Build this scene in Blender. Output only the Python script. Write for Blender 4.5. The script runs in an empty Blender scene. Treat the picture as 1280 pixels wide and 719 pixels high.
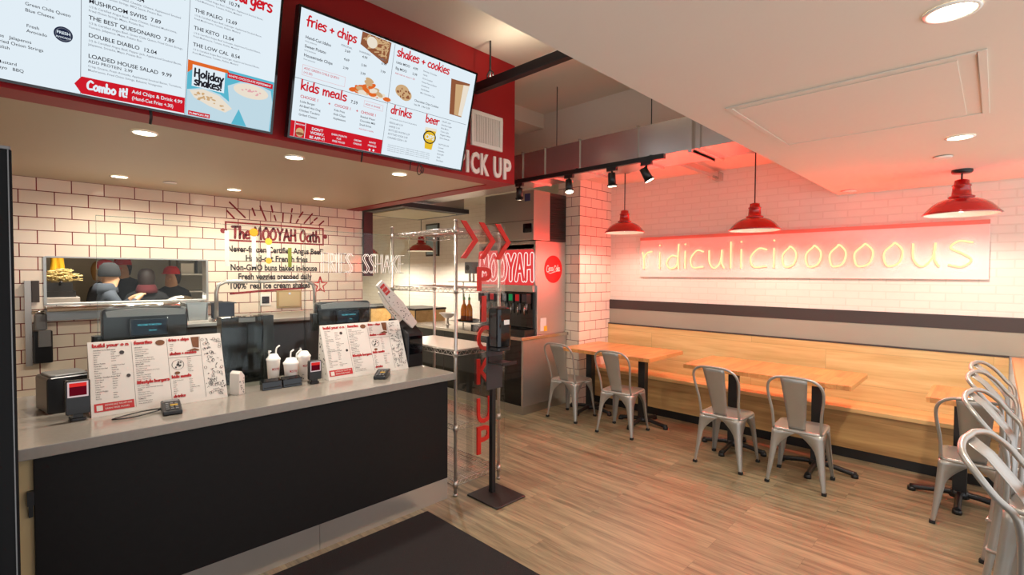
import bpy, bmesh, math, random
from mathutils import Vector, Matrix, Euler
random.seed(7)
SC = bpy.context.scene
COL = SC.collection
PI = math.pi

# ---------------------------------------------------------------- camera
H = 1.66
YAW, PITCH, ROLL = math.radians(44.372), math.radians(1.537), math.radians(0.283)
FPX = 618.54
cam = bpy.data.cameras.new('camera')
cam.sensor_fit = 'HORIZONTAL'
cam.sensor_width = 36.0
cam.lens = FPX / 1280 * 36.0
cam.clip_start = 0.02
co = bpy.data.objects.new('camera', cam)
COL.objects.link(co)
_F = Vector((math.cos(YAW) * math.cos(PITCH), math.sin(YAW) * math.cos(PITCH), -math.sin(PITCH)))
_R = Vector((math.sin(YAW), -math.cos(YAW), 0))
_U = _R.cross(_F)
_R2 = _R * math.cos(ROLL) + _U * math.sin(ROLL)
_U2 = -_R * math.sin(ROLL) + _U * math.cos(ROLL)
_M = Matrix((_R2, _U2, -_F)).transposed().to_4x4()
_M.translation = Vector((0, 0, H))
co.matrix_world = _M
SC.camera = co

# ---------------------------------------------------------------- view, world, light strengths
SC.view_settings.view_transform = 'Standard'
SC.view_settings.look = 'None'
SC.view_settings.gamma = 1
SC.view_settings.use_curve_mapping = False
SC.view_settings.exposure = 0.75
SC.cycles.max_bounces = 8
SC.cycles.transparent_max_bounces = 16
SC.cycles.sample_clamp_indirect = 6.0
SC.cycles.use_denoising = True
WORLD_STRENGTH = 1.0
W_DOWN = 18.0        # ceiling downlights
W_DOWN_BIG = 30.0    # downlights of the seating ceiling
W_PEND = 6.2         # pendants
W_SPOT = 9.0        # track spots
NEON_RGB = (44.0, 0.64, 0.29)
SCREEN_GAIN = 0.54
w = bpy.data.worlds.new('world')
SC.world = w
w.use_nodes = True
w.node_tree.nodes['Background'].inputs[0].default_value = (0.92, 0.95, 1.0, 1)
w.node_tree.nodes['Background'].inputs[1].default_value = WORLD_STRENGTH

# ---------------------------------------------------------------- helpers
def lin(c):
    return tuple(((x / 255) / 12.92 if x / 255 <= 0.04045 else ((x / 255 + 0.055) / 1.055) ** 2.4) for x in c)

def newmat(name):
    m = bpy.data.materials.new(name)
    m.use_nodes = True
    nt = m.node_tree
    return m, nt, nt.nodes['Principled BSDF']

def pmat(name, rgb, rough=0.5, metal=0.0, spec=0.5, vary=0.06, vscale=6.0, coat=0.0, bump=0.0, bscale=80.0):
    """principled material with a little procedural colour variation"""
    m, nt, b = newmat(name)
    N, L = nt.nodes, nt.links
    c = lin(rgb)
    tc = N.new('ShaderNodeTexCoord')
    nz = N.new('ShaderNodeTexNoise'); nz.inputs['Scale'].default_value = vscale
    nz.inputs['Detail'].default_value = 3
    L.new(tc.outputs['Object'], nz.inputs['Vector'])
    mx = N.new('ShaderNodeMix'); mx.data_type = 'RGBA'
    mx.inputs[6].default_value = tuple(x * (1 - vary) for x in c) + (1,)
    mx.inputs[7].default_value = tuple(min(1, x * (1 + vary)) for x in c) + (1,)
    L.new(nz.outputs['Fac'], mx.inputs[0])
    L.new(mx.outputs[2], b.inputs['Base Color'])
    b.inputs['Roughness'].default_value = rough
    b.inputs['Metallic'].default_value = metal
    b.inputs['Specular IOR Level'].default_value = spec
    b.inputs['Coat Weight'].default_value = coat
    b.inputs['Coat Roughness'].default_value = 0.08
    if bump:
        n2 = N.new('ShaderNodeTexNoise'); n2.inputs['Scale'].default_value = bscale
        L.new(tc.outputs['Object'], n2.inputs['Vector'])
        bp = N.new('ShaderNodeBump'); bp.inputs['Strength'].default_value = bump
        bp.inputs['Distance'].default_value = 0.01
        L.new(n2.outputs['Fac'], bp.inputs['Height'])
        L.new(bp.outputs[0], b.inputs['Normal'])
    return m

def emat(name, rgb, strength=1.0, linear=False):
    strength *= 0.6 if strength < 2 and not linear and not name.startswith('screen') else 1.0
    m, nt, b = newmat(name)
    nt.nodes.remove(b)
    e = nt.nodes.new('ShaderNodeEmission')
    e.inputs[0].default_value = (tuple(rgb) if linear else lin(rgb)) + (1,)
    e.inputs[1].default_value = strength
    nt.links.new(e.outputs[0], nt.nodes['Material Output'].inputs[0])
    return m

def brickmat(name, axes, bw, bh, tile, grout, gw=0.004, rough=0.12, off=(0, 0), offset=0.5, bump=0.5, vary=0.04, spec=0.5, bias=0.0):
    """axes: which object coordinates run along and up the wall, e.g. 'xz' """
    m, nt, b = newmat(name)
    N, L = nt.nodes, nt.links
    tc = N.new('ShaderNodeTexCoord')
    sp = N.new('ShaderNodeSeparateXYZ'); L.new(tc.outputs['Object'], sp.inputs[0])
    cb = N.new('ShaderNodeCombineXYZ')
    for i in range(2):
        ad = N.new('ShaderNodeMath'); ad.operation = 'ADD'; ad.inputs[1].default_value = off[i]
        L.new(sp.outputs['xyz'.index(axes[i])], ad.inputs[0])
        L.new(ad.outputs[0], cb.inputs[i])
    br = N.new('ShaderNodeTexBrick')
    br.offset = offset
    br.inputs['Scale'].default_value = 1.0
    br.inputs['Brick Width'].default_value = bw
    br.inputs['Row Height'].default_value = bh
    br.inputs['Mortar Size'].default_value = gw
    br.inputs['Mortar Smooth'].default_value = 0.15
    br.inputs['Bias'].default_value = bias
    t = lin(tile)
    br.inputs['Color1'].default_value = tuple(x * (1 - vary) for x in t) + (1,)
    br.inputs['Color2'].default_value = tuple(min(1, x * (1 + vary)) for x in t) + (1,)
    br.inputs['Mortar'].default_value = lin(grout) + (1,)
    L.new(cb.outputs[0], br.inputs['Vector'])
    L.new(br.outputs['Color'], b.inputs['Base Color'])
    b.inputs['Specular IOR Level'].default_value = spec
    mr = N.new('ShaderNodeMapRange')
    mr.inputs[3].default_value = rough; mr.inputs[4].default_value = 0.8
    L.new(br.outputs['Fac'], mr.inputs[0]); L.new(mr.outputs[0], b.inputs['Roughness'])
    nz = N.new('ShaderNodeTexNoise'); nz.inputs['Scale'].default_value = 3.0
    L.new(tc.outputs['Object'], nz.inputs['Vector'])
    mu = N.new('ShaderNodeMath'); mu.operation = 'MULTIPLY_ADD'; mu.inputs[1].default_value = 0.25
    L.new(nz.outputs['Fac'], mu.inputs[0])
    iv = N.new('ShaderNodeMath'); iv.operation = 'SUBTRACT'; iv.inputs[0].default_value = 1
    L.new(br.outputs['Fac'], iv.inputs[1]); L.new(iv.outputs[0], mu.inputs[2])
    bp = N.new('ShaderNodeBump'); bp.inputs['Strength'].default_value = bump; bp.inputs['Distance'].default_value = 0.004
    L.new(mu.outputs[0], bp.inputs['Height']); L.new(bp.outputs[0], b.inputs['Normal'])
    return m

def woodmat(name, c1, c2, along='y', scale=1.0, rough=0.4, plank=None, coat=0.0, seam=0.0012, pv=0.25, contrast=1.0):
    """grain stretched along one object axis; plank=(length,width,axisL,axisW) lays boards"""
    m, nt, b = newmat(name)
    N, L = nt.nodes, nt.links
    tc = N.new('ShaderNodeTexCoord')
    mp = N.new('ShaderNodeMapping')
    s = [14.0 * scale] * 3
    s['xyz'.index(along)] = 0.9 * scale
    mp.inputs['Scale'].default_value = s
    L.new(tc.outputs['Object'], mp.inputs[0])
    vec = mp.outputs[0]
    br = None
    if plank:
        sp = N.new('ShaderNodeSeparateXYZ'); L.new(tc.outputs['Object'], sp.inputs[0])
        cb = N.new('ShaderNodeCombineXYZ')
        L.new(sp.outputs['xyz'.index(plank[2])], cb.inputs[0]); L.new(sp.outputs['xyz'.index(plank[3])], cb.inputs[1])
        br = N.new('ShaderNodeTexBrick'); br.offset = 0.37; br.offset_frequency = 2
        br.inputs['Scale'].default_value = 1
        br.inputs['Brick Width'].default_value = plank[0]; br.inputs['Row Height'].default_value = plank[1]
        br.inputs['Mortar Size'].default_value = seam; br.inputs['Mortar Smooth'].default_value = 0.3
        br.inputs['Color1'].default_value = (0, 0, 0, 1); br.inputs['Color2'].default_value = (1, 1, 1, 1)
        br.inputs['Mortar'].default_value = (0.5, 0.5, 0.5, 1)
        L.new(cb.outputs[0], br.inputs['Vector'])
        sc_ = N.new('ShaderNodeVectorMath'); sc_.operation = 'SCALE'; sc_.inputs[3].default_value = 37.0
        L.new(br.outputs['Color'], sc_.inputs[0])
        av = N.new('ShaderNodeVectorMath'); av.operation = 'ADD'
        L.new(vec, av.inputs[0]); L.new(sc_.outputs[0], av.inputs[1])
        vec = av.outputs[0]
    n1 = N.new('ShaderNodeTexNoise'); n1.inputs['Scale'].default_value = 1.0; n1.inputs['Detail'].default_value = 6
    n1.inputs['Distortion'].default_value = 0.6
    L.new(vec, n1.inputs['Vector'])
    n2 = N.new('ShaderNodeTexNoise'); n2.inputs['Scale'].default_value = 5.0; n2.inputs['Detail'].default_value = 3
    L.new(vec, n2.inputs['Vector'])
    ad = N.new('ShaderNodeMath'); ad.operation = 'MULTIPLY_ADD'; ad.inputs[1].default_value = 0.4
    L.new(n2.outputs['Fac'], ad.inputs[0]); L.new(n1.outputs['Fac'], ad.inputs[2])
    rp = N.new('ShaderNodeMapRange')
    rp.inputs[1].default_value = 0.7 - 0.28 / contrast; rp.inputs[2].default_value = 0.7 + 0.28 / contrast
    L.new(ad.outputs[0], rp.inputs[0])
    mx = N.new('ShaderNodeMix'); mx.data_type = 'RGBA'
    mx.inputs[6].default_value = lin(c1) + (1,); mx.inputs[7].default_value = lin(c2) + (1,)
    L.new(rp.outputs[0], mx.inputs[0])
    col = mx.outputs[2]
    if plank:
        hv = N.new('ShaderNodeHueSaturation')
        mr = N.new('ShaderNodeMapRange'); mr.inputs[3].default_value = 1 - pv; mr.inputs[4].default_value = 1 + pv
        L.new(br.outputs['Color'], mr.inputs[0]); L.new(mr.outputs[0], hv.inputs['Value'])
        L.new(col, hv.inputs['Color'])
        m2 = N.new('ShaderNodeMix'); m2.data_type = 'RGBA'
        m2.inputs[7].default_value = tuple(x * 0.35 for x in lin(c1)) + (1,)
        L.new(hv.outputs[0], m2.inputs[6])
        ml = N.new('ShaderNodeMath'); ml.operation = 'MULTIPLY'; ml.inputs[1].default_value = 0.6
        L.new(br.outputs['Fac'], ml.inputs[0]); L.new(ml.outputs[0], m2.inputs[0])
        col = m2.outputs[2]
    L.new(col, b.inputs['Base Color'])
    b.inputs['Roughness'].default_value = rough
    b.inputs['Coat Weight'].default_value = coat
    b.inputs['Coat Roughness'].default_value = 0.15
    bp = N.new('ShaderNodeBump'); bp.inputs['Strength'].default_value = 0.08; bp.inputs['Distance'].default_value = 0.003
    L.new(ad.outputs[0], bp.inputs['Height']); L.new(bp.outputs[0], b.inputs['Normal'])
    return m

def glassmat(name, tint=(0.97, 1.0, 0.985), refl=0.6):
    m, nt, b = newmat(name)
    N, L = nt.nodes, nt.links
    N.remove(b)
    tr = N.new('ShaderNodeBsdfTransparent'); tr.inputs[0].default_value = tint + (1,)
    gl = N.new('ShaderNodeBsdfGlossy'); gl.inputs['Roughness'].default_value = 0.02
    fr = N.new('ShaderNodeFresnel'); fr.inputs[0].default_value = 1.5
    mu = N.new('ShaderNodeMath'); mu.operation = 'MULTIPLY'; mu.inputs[1].default_value = refl
    L.new(fr.outputs[0], mu.inputs[0])
    mx = N.new('ShaderNodeMixShader')
    L.new(mu.outputs[0], mx.inputs[0]); L.new(tr.outputs[0], mx.inputs[1]); L.new(gl.outputs[0], mx.inputs[2])
    L.new(mx.outputs[0], N['Material Output'].inputs[0])
    return m

def steelmat(name, rgb=(190, 188, 184), rough=0.28, along='z', streak=0.35):
    """brushed stainless steel"""
    m, nt, b = newmat(name)
    N, L = nt.nodes, nt.links
    tc = N.new('ShaderNodeTexCoord'); mp = N.new('ShaderNodeMapping')
    s = [60.0] * 3; s['xyz'.index(along)] = 1.2
    mp.inputs['Scale'].default_value = s
    L.new(tc.outputs['Object'], mp.inputs[0])
    nz = N.new('ShaderNodeTexNoise'); nz.inputs['Scale'].default_value = 2.0; nz.inputs['Detail'].default_value = 4
    L.new(mp.outputs[0], nz.inputs['Vector'])
    mr = N.new('ShaderNodeMapRange'); mr.inputs[3].default_value = rough * (1 - streak); mr.inputs[4].default_value = rough * (1 + streak)
    L.new(nz.outputs['Fac'], mr.inputs[0]); L.new(mr.outputs[0], b.inputs['Roughness'])
    b.inputs['Base Color'].default_value = lin(rgb) + (1,)
    b.inputs['Metallic'].default_value = 1
    return m

class MB:
    """collects shapes and links them as ONE mesh object; idx selects the material slot"""
    def __init__(s):
        s.v = []; s.f = []; s.mi = []; s.i = 0; s.sm = []; s.smooth = False
    def add(s, vs, fs):
        o = len(s.v)
        s.v += [tuple(p) for p in vs]
        for f in fs:
            s.f.append([o + k for k in f]); s.mi.append(s.i); s.sm.append(s.smooth)
        return s
    def box(s, x0, y0, z0, x1, y1, z1):
        vs = [(x, y, z) for z in (z0, z1) for y in (y0, y1) for x in (x0, x1)]
        return s.add(vs, [(0, 2, 3, 1), (4, 5, 7, 6), (0, 1, 5, 4), (2, 6, 7, 3), (0, 4, 6, 2), (1, 3, 7, 5)])
    def rbox(s, x0, y0, z0, x1, y1, z1, r=0.01, n=3, axis='z'):
        """box with rounded corners about one axis and a small chamfer"""
        a = {'z': (0, 1, 2), 'y': (0, 2, 1), 'x': (1, 2, 0)}[axis]
        lo = (x0, y0, z0); hi = (x1, y1, z1)
        u0, v0, w0 = lo[a[0]], lo[a[1]], lo[a[2]]; u1, v1, w1 = hi[a[0]], hi[a[1]], hi[a[2]]
        r = min(r, (u1 - u0) / 2.01, (v1 - v0) / 2.01)
        pts = []
        for cx, cy, a0 in ((u1 - r, v1 - r, 0), (u0 + r, v1 - r, PI / 2), (u0 + r, v0 + r, PI), (u1 - r, v0 + r, 1.5 * PI)):
            for k in range(n + 1):
                t = a0 + PI / 2 * k / n
                pts.append((cx + r * math.cos(t), cy + r * math.sin(t)))
        c = min(0.3 * r, (w1 - w0) * 0.3)
        cu, cv = (u0 + u1) / 2, (v0 + v1) / 2
        def ring(ww, sh):
            out = []
            for (u, v) in pts:
                p = [0, 0, 0]
                p[a[0]] = cu + (u - cu) * (1 - sh / max(1e-6, (u1 - u0) / 2)); p[a[1]] = cv + (v - cv) * (1 - sh / max(1e-6, (v1 - v0) / 2)); p[a[2]] = ww
                out.append(tuple(p))
            return out
        rings = [ring(w0, c), ring(w0 + c, 0), ring(w1 - c, 0), ring(w1, c)]
        n_ = len(pts); vs = sum(rings, [])
        fs = [tuple(range(n_))[::-1], tuple(range(3 * n_, 4 * n_))]
        for k in range(3):
            for j in range(n_):
                fs.append((k * n_ + j, k * n_ + (j + 1) % n_, (k + 1) * n_ + (j + 1) % n_, (k + 1) * n_ + j))
        return s.add(vs, fs)
    def cyl(s, p0, p1, r0, r1=None, n=16, cap=True):
        r1 = r0 if r1 is None else r1
        p0, p1 = Vector(p0), Vector(p1); d = (p1 - p0).normalized()
        u = d.orthogonal().normalized(); v = d.cross(u)
        vs = []
        for p, r in ((p0, r0), (p1, r1)):
            for k in range(n):
                t = 2 * PI * k / n
                vs.append(p + u * (r * math.cos(t)) + v * (r * math.sin(t)))
        fs = [(k, (k + 1) % n, n + (k + 1) % n, n + k) for k in range(n)]
        sm = s.smooth; s.smooth = True; s.add(vs, fs); s.smooth = sm
        if cap:
            s.add(vs, [tuple(range(n))[::-1], tuple(range(n, 2 * n))])
        return s
    def lathe(s, prof, c=(0, 0, 0), n=28, close=False):
        """prof: list of (r,z) about a vertical axis at c"""
        vs = []
        for r, z in prof:
            for k in range(n):
                t = 2 * PI * k / n
                vs.append((c[0] + r * math.cos(t), c[1] + r * math.sin(t), c[2] + z))
        fs = []
        for i in range(len(prof) - 1):
            for k in range(n):
                fs.append((i * n + k, i * n + (k + 1) % n, (i + 1) * n + (k + 1) % n, (i + 1) * n + k))
        sm = s.smooth; s.smooth = True; s.add(vs, fs); s.smooth = sm
        if close:
            m = len(prof)
            s.add(vs, [tuple(range(n))[::-1], tuple(range((m - 1) * n, m * n))])
        return s
    def tube(s, path, r, n=8, closed=False, cap=True, smooth_path=0):
        P = [Vector(p) for p in path]
        if smooth_path:
            P = [Vector(p) for p in crom(P, smooth_path, closed)]
        m = len(P); vs = []; prev = None
        for i in range(m):
            a = P[(i - 1) % m] if (closed or i > 0) else P[i]
            b = P[(i + 1) % m] if (closed or i < m - 1) else P[i]
            d = (b - a).normalized()
            if prev is None:
                u = d.orthogonal().normalized()
            else:
                u = (prev - d * prev.dot(d))
                u = u.normalized() if u.length > 1e-6 else d.orthogonal().normalized()
            prev = u; v = d.cross(u)
            for k in range(n):
                t = 2 * PI * k / n
                vs.append(P[i] + u * (r * math.cos(t)) + v * (r * math.sin(t)))
        fs = []
        for i in range(m if closed else m - 1):
            j = (i + 1) % m
            for k in range(n):
                fs.append((i * n + k, i * n + (k + 1) % n, j * n + (k + 1) % n, j * n + k))
        sm = s.smooth; s.smooth = True; s.add(vs, fs); s.smooth = sm
        if cap and not closed:
            s.add(vs, [tuple(range(n))[::-1], tuple(range((m - 1) * n, m * n))])
        return s
    def prism(s, poly, axis, lo, hi):
        """polygon in the two other axes extruded along axis from lo to hi"""
        a = {'x': (1, 2, 0), 'y': (0, 2, 1), 'z': (0, 1, 2)}[axis]
        vs = []
        for w_ in (lo, hi):
            for (u, v) in poly:
                p = [0, 0, 0]; p[a[0]] = u; p[a[1]] = v; p[a[2]] = w_
                vs.append(tuple(p))
        n = len(poly)
        fs = [tuple(range(n))[::-1], tuple(range(n, 2 * n))]
        fs += [(k, (k + 1) % n, n + (k + 1) % n, n + k) for k in range(n)]
        return s.add(vs, fs)
    def sphere(s, c, r, n=12, sq=(1, 1, 1)):
        vs = []; m = n // 2
        for i in range(m + 1):
            ph = PI * i / m
            for k in range(n):
                t = 2 * PI * k / n
                vs.append((c[0] + sq[0] * r * math.sin(ph) * math.cos(t), c[1] + sq[1] * r * math.sin(ph) * math.sin(t), c[2] + sq[2] * r * math.cos(ph)))
        fs = [(i * n + k, (i + 1) * n + k, (i + 1) * n + (k + 1) % n, i * n + (k + 1) % n) for i in range(m) for k in range(n)]
        sm = s.smooth; s.smooth = True; s.add(vs, fs); s.smooth = sm
        return s
    def xform(s, M, start=0):
        for k in range(start, len(s.v)):
            s.v[k] = tuple(M @ Vector(s.v[k]))
        return s
    def build(s, name, mats, parent=None, bevel=0.0, merge=True, solid=0.0):
        me = bpy.data.meshes.new(name)
        me.from_pydata(s.v, [], s.f)
        mats = mats if isinstance(mats, (list, tuple)) else [mats]
        for m in mats:
            me.materials.append(m)
        for p, mi, sm in zip(me.polygons, s.mi, s.sm):
            p.material_index = mi; p.use_smooth = sm
        bm = bmesh.new(); bm.from_mesh(me)
        if merge:
            bmesh.ops.remove_doubles(bm, verts=bm.verts, dist=1e-5)
        if solid == 0.0:
            bmesh.ops.recalc_face_normals(bm, faces=bm.faces)
        if bevel:
            es = [e for e in bm.edges if len(e.link_faces) == 2 and e.calc_face_angle(0) > 0.6]
            bmesh.ops.bevel(bm, geom=es, offset=bevel, segments=2, affect='EDGES', profile=0.6)
        bm.to_mesh(me); bm.free()
        o = bpy.data.objects.new(name, me)
        COL.objects.link(o)
        if solid:
            md = o.modifiers.new('solid', 'SOLIDIFY'); md.thickness = solid; md.offset = 0
        if parent is not None:
            o.parent = parent
        return o

def crom(P, k=6, closed=False):
    P = [Vector(p) for p in P]; n = len(P); out = []
    rng = n if closed else n - 1
    for i in range(rng):
        p0 = P[(i - 1) % n] if (closed or i > 0) else P[i] * 2 - P[i + 1]
        p1 = P[i]; p2 = P[(i + 1) % n]
        p3 = P[(i + 2) % n] if (closed or i + 2 < n) else p2 * 2 - p1
        for j in range(k):
            t = j / k
            out.append(0.5 * ((2 * p1) + (p2 - p0) * t + (2 * p0 - 5 * p1 + 4 * p2 - p3) * t * t + (3 * p1 - p0 - 3 * p2 + p3) * t ** 3))
    if not closed:
        out.append(P[-1])
    return out

def tag(o, label, cat, group=None, kind=None):
    o['label'] = label; o['category'] = cat
    if group: o['group'] = group
    if kind: o['kind'] = kind
    return o

def thing(name, label, cat, loc=(0, 0, 0), rz=0.0, group=None, rx=0.0):
    o = bpy.data.objects.new(name, None)
    o.empty_display_size = 0.1
    COL.objects.link(o)
    o.location = loc; o.rotation_euler = (rx, 0, rz)
    return tag(o, label, cat, group)

def struct(name, mb, m, **k):
    o = mb.build(name, m, **k); o['kind'] = 'structure'
    return o

def dup(root, loc=None, rz=None, label=None, group=None):
    def rec(o, parent):
        c = o.copy(); COL.objects.link(c)
        if parent is not None:
            c.parent = parent
        for ch in o.children:
            rec(ch, c)
        return c
    r = rec(root, None)
    if loc is not None: r.location = loc
    if rz is not None: r.rotation_euler.z = rz
    if label: r['label'] = label
    if group: r['group'] = group
    return r

# ---- lettering: the built-in font as flat meshes, and a hand-drawn stroke alphabet
_tc = {}
def text_geo(s, bold=0.0):
    key = (s, bold)
    if key in _tc: return _tc[key]
    cu = bpy.data.curves.new('txt', 'FONT'); cu.body = s; cu.size = 1.0; cu.fill_mode = 'FRONT'
    cu.offset = bold; cu.resolution_u = 3
    o = bpy.data.objects.new('txt', cu); COL.objects.link(o)
    dg = bpy.context.evaluated_depsgraph_get(); dg.update()
    me = o.evaluated_get(dg).to_mesh()
    vs = [(v.co.x, v.co.y) for v in me.vertices]; fs = [tuple(p.vertices) for p in me.polygons]
    o.evaluated_get(dg).to_mesh_clear()
    bpy.data.objects.remove(o); bpy.data.curves.remove(cu)
    wdt = max([v[0] for v in vs] + [0])
    _tc[key] = (vs, fs, wdt)
    return _tc[key]

def put_text(mb, s, u, v, size, to3, align='l', bold=0.0, xs=1.0, fit=None, rot=0.0):
    """to3(u,v) -> 3-D point of the surface"""
    vs, fs, wdt = text_geo(s, bold)
    if not fs: return
    if fit: xs = fit / (wdt * size)
    dx = {'l': 0, 'c': -wdt * size * xs / 2, 'r': -wdt * size * xs}[align]
    c, sn = math.cos(rot), math.sin(rot)
    pts = []
    for a, b in vs:
        p, q = dx + a * size * xs, b * size
        pts.append(to3(u + p * c - q * sn, v + p * sn + q * c))
    mb.add(pts, fs)

GL = {
 'r': (.42, [[(.06, .6), (.1, .3), (.1, 0)], [(.09, .35), (.2, .55), (.38, .6)]]),
 'i': (.22, [[(.12, .58), (.1, .3), (.11, 0)], [(.12, .78), (.125, .82)]]),
 'd': (.5, [[(.4, .5), (.2, .52), (.06, .25), (.18, .01), (.36, .12), (.41, .45)], [(.43, 1.0), (.41, .5), (.43, 0)]]),
 'c': (.46, [[(.42, .54), (.24, .58), (.07, .32), (.14, .04), (.42, .06)]]),
 'u': (.5, [[(.06, .58), (.07, .2), (.2, .01), (.36, .2), (.41, .58)], [(.41, .58), (.4, .2), (.47, 0)]]),
 'l': (.22, [[(.12, 1.0), (.1, .5), (.11, 0)]]),
 'o': (.5, [[(.27, .6), (.08, .36), (.14, .04), (.36, .1), (.43, .4), (.3, .6), (.24, .59)]]),
 's': (.44, [[(.4, .56), (.2, .6), (.08, .45), (.25, .31), (.38, .16), (.25, 0), (.05, .05)]]),
 'f': (.4, [[(.38, .95), (.24, .98), (.17, .75), (.15, .3), (.13, -.05)], [(.02, .52), (.35, .56)]]),
 'e': (.46, [[(.08, .3), (.4, .36), (.36, .56), (.2, .58), (.07, .32), (.15, .03), (.4, .07)]]),
 'h': (.48, [[(.1, 1.0), (.09, .5), (.07, 0)], [(.09, .3), (.24, .55), (.38, .42), (.4, 0)]]),
 'p': (.48, [[(.09, .58), (.08, .1), (.06, -.4)], [(.09, .45), (.27, .58), (.42, .35), (.3, .05), (.08, .08)]]),
 'k': (.46, [[(.09, 1.0), (.08, .5), (.07, 0)], [(.4, .6), (.1, .28)], [(.14, .3), (.42, 0)]]),
 'a': (.5, [[(.4, .52), (.2, .56), (.06, .26), (.18, .01), (.36, .16), (.41, .52)], [(.41, .55), (.4, .2), (.46, 0)]]),
 'm': (.68, [[(.08, .58), (.08, 0)], [(.09, .35), (.22, .56), (.33, .4), (.33, 0)], [(.33, .35), (.47, .56), (.59, .4), (.6, 0)]]),
 'n': (.48, [[(.08, .58), (.08, 0)], [(.09, .32), (.25, .57), (.39, .4), (.4, 0)]]),
 'b': (.48, [[(.09, 1.0), (.08, .5), (.09, .02)], [(.09, .4), (.26, .57), (.42, .32), (.3, .02), (.1, .06)]]),
 'g': (.5, [[(.4, .52), (.2, .57), (.07, .3), (.2, .06), (.38, .25), (.41, .55)], [(.41, .55), (.4, .0), (.3, -.32), (.06, -.28)]]),
 'y': (.46, [[(.06, .58), (.22, .15)], [(.42, .6), (.22, .1), (.06, -.35)]]),
 'v': (.46, [[(.05, .58), (.22, .02)], [(.22, .02), (.41, .6)]]),
 'S': (.5, [[(.45, .88), (.3, 1.0), (.08, .8), (.25, .52), (.43, .25), (.25, 0), (.05, .1)]]),
 'F': (.48, [[(.1, 1.0), (.1, 0)], [(.1, .98), (.44, 1.0)], [(.1, .52), (.38, .54)]]),
 'R': (.54, [[(.1, 1.0), (.1, 0)], [(.1, .98), (.4, .9), (.4, .6), (.1, .5)], [(.2, .5), (.48, 0)]]),
 'E': (.48, [[(.1, 1.0), (.1, 0)], [(.1, .98), (.44, 1.0)], [(.1, .52), (.38, .53)], [(.1, .01), (.45, .02)]]),
 'I': (.2, [[(.1, 1.0), (.1, 0)]]),
 't': (.4, [[(.2, .9), (.18, .3), (.24, .02), (.36, .05)], [(.03, .6), (.38, .63)]]),
 '+': (.5, [[(.25, .55), (.25, .15)], [(.07, .36), (.43, .36)]]),
 '!': (.26, [[(.15, 1.0), (.12, .3)], [(.11, .06), (.115, .02)]]),
 ' ': (.3, []),
 'C': (.58, [[(.54, .85), (.34, .98), (.08, .6), (.14, .1), (.52, .1)]]),
 'H': (.62, [[(.1, 1.0), (.09, .5), (.08, 0)], [(.5, 1.0), (.5, .5), (.52, 0)], [(.09, .48), (.5, .52)]]),
 'T': (.6, [[(.04, .95), (.56, .98)], [(.31, .97), (.3, .5), (.28, 0)]]),
 'M': (.74, [[(.08, 0), (.14, 1.0)], [(.14, 1.0), (.36, .35)], [(.36, .35), (.56, 1.0)], [(.56, 1.0), (.64, 0)]]),
 'O': (.66, [[(.34, 1.0), (.09, .6), (.16, .06), (.46, .08), (.57, .55), (.4, 1.0), (.3, .99)]]),
 'Y': (.6, [[(.06, 1.0), (.3, .5)], [(.54, 1.0), (.3, .5), (.27, 0)]]),
 'A': (.62, [[(.06, 0), (.3, 1.0)], [(.3, 1.0), (.55, 0)], [(.15, .34), (.47, .36)]]),
 'K': (.58, [[(.1, 1.0), (.09, 0)], [(.52, 1.0), (.1, .45)], [(.2, .52), (.54, 0)]]),
}
def strokes(s, sub=5):
    x = 0; out = []
    for ch in s:
        wd, st = GL.get(ch, GL[' '])
        for pl in st:
            pts = [Vector((a + x, b, 0)) for a, b in pl]
            out.append([(p.x, p.y) for p in (crom(pts, sub) if len(pts) > 2 else pts)])
        x += wd
    return out, x

def ribbon(mb, pl, wd, to3):
    """flat stroke of width wd along a 2-D polyline with round ends"""
    n = len(pl)
    L_, R_ = [], []
    for i in range(n):
        a = pl[max(0, i - 1)]; b = pl[min(n - 1, i + 1)]
        dx, dy = b[0] - a[0], b[1] - a[1]; l = math.hypot(dx, dy) or 1
        nx, ny = -dy / l * wd / 2, dx / l * wd / 2
        L_.append((pl[i][0] + nx, pl[i][1] + ny)); R_.append((pl[i][0] - nx, pl[i][1] - ny))
    mb.add([to3(*p) for p in L_ + R_], [(i, i + 1, n + i + 1, n + i) for i in range(n - 1)])
    for e in (0, n - 1):
        mb.add([to3(pl[e][0] + wd / 2 * math.cos(2 * PI * k / 8), pl[e][1] + wd / 2 * math.sin(2 * PI * k / 8)) for k in range(8)], [tuple(range(8))])

def hand(mb, s, u, v, size, wd, to3, fit=None, rot=0.0, align='l'):
    st, tot = strokes(s)
    xs = (fit / (tot * size)) if fit else 1.0
    dx = {'l': 0, 'c': -tot * size * xs / 2, 'r': -tot * size * xs}[align]
    c, sn = math.cos(rot), math.sin(rot)
    for pl in st:
        q = [(dx + a * size * xs, b * size) for a, b in pl]
        ribbon(mb, [(u + a * c - b * sn, v + a * sn + b * c) for a, b in q], wd, to3)

def rect(mb, u0, v0, u1, v1, to3):
    mb.add([to3(u0, v0), to3(u1, v0), to3(u1, v1), to3(u0, v1)], [(0, 1, 2, 3)])
def disc(mb, u, v, ru, rv, to3, n=20):
    mb.add([to3(u + ru * math.cos(2 * PI * k / n), v + rv * math.sin(2 * PI * k / n)) for k in range(n)], [tuple(range(n))])
def frame2(mb, u0, v0, u1, v1, t, to3):
    rect(mb, u0, v0, u1, v0 + t, to3); rect(mb, u0, v1 - t, u1, v1, to3)
    rect(mb, u0, v0 + t, u0 + t, v1 - t, to3); rect(mb, u1 - t, v0 + t, u1, v1 - t, to3)
def poly2(mb, pts, to3):
    mb.add([to3(*p) for p in pts], [tuple(range(len(pts)))])

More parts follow.
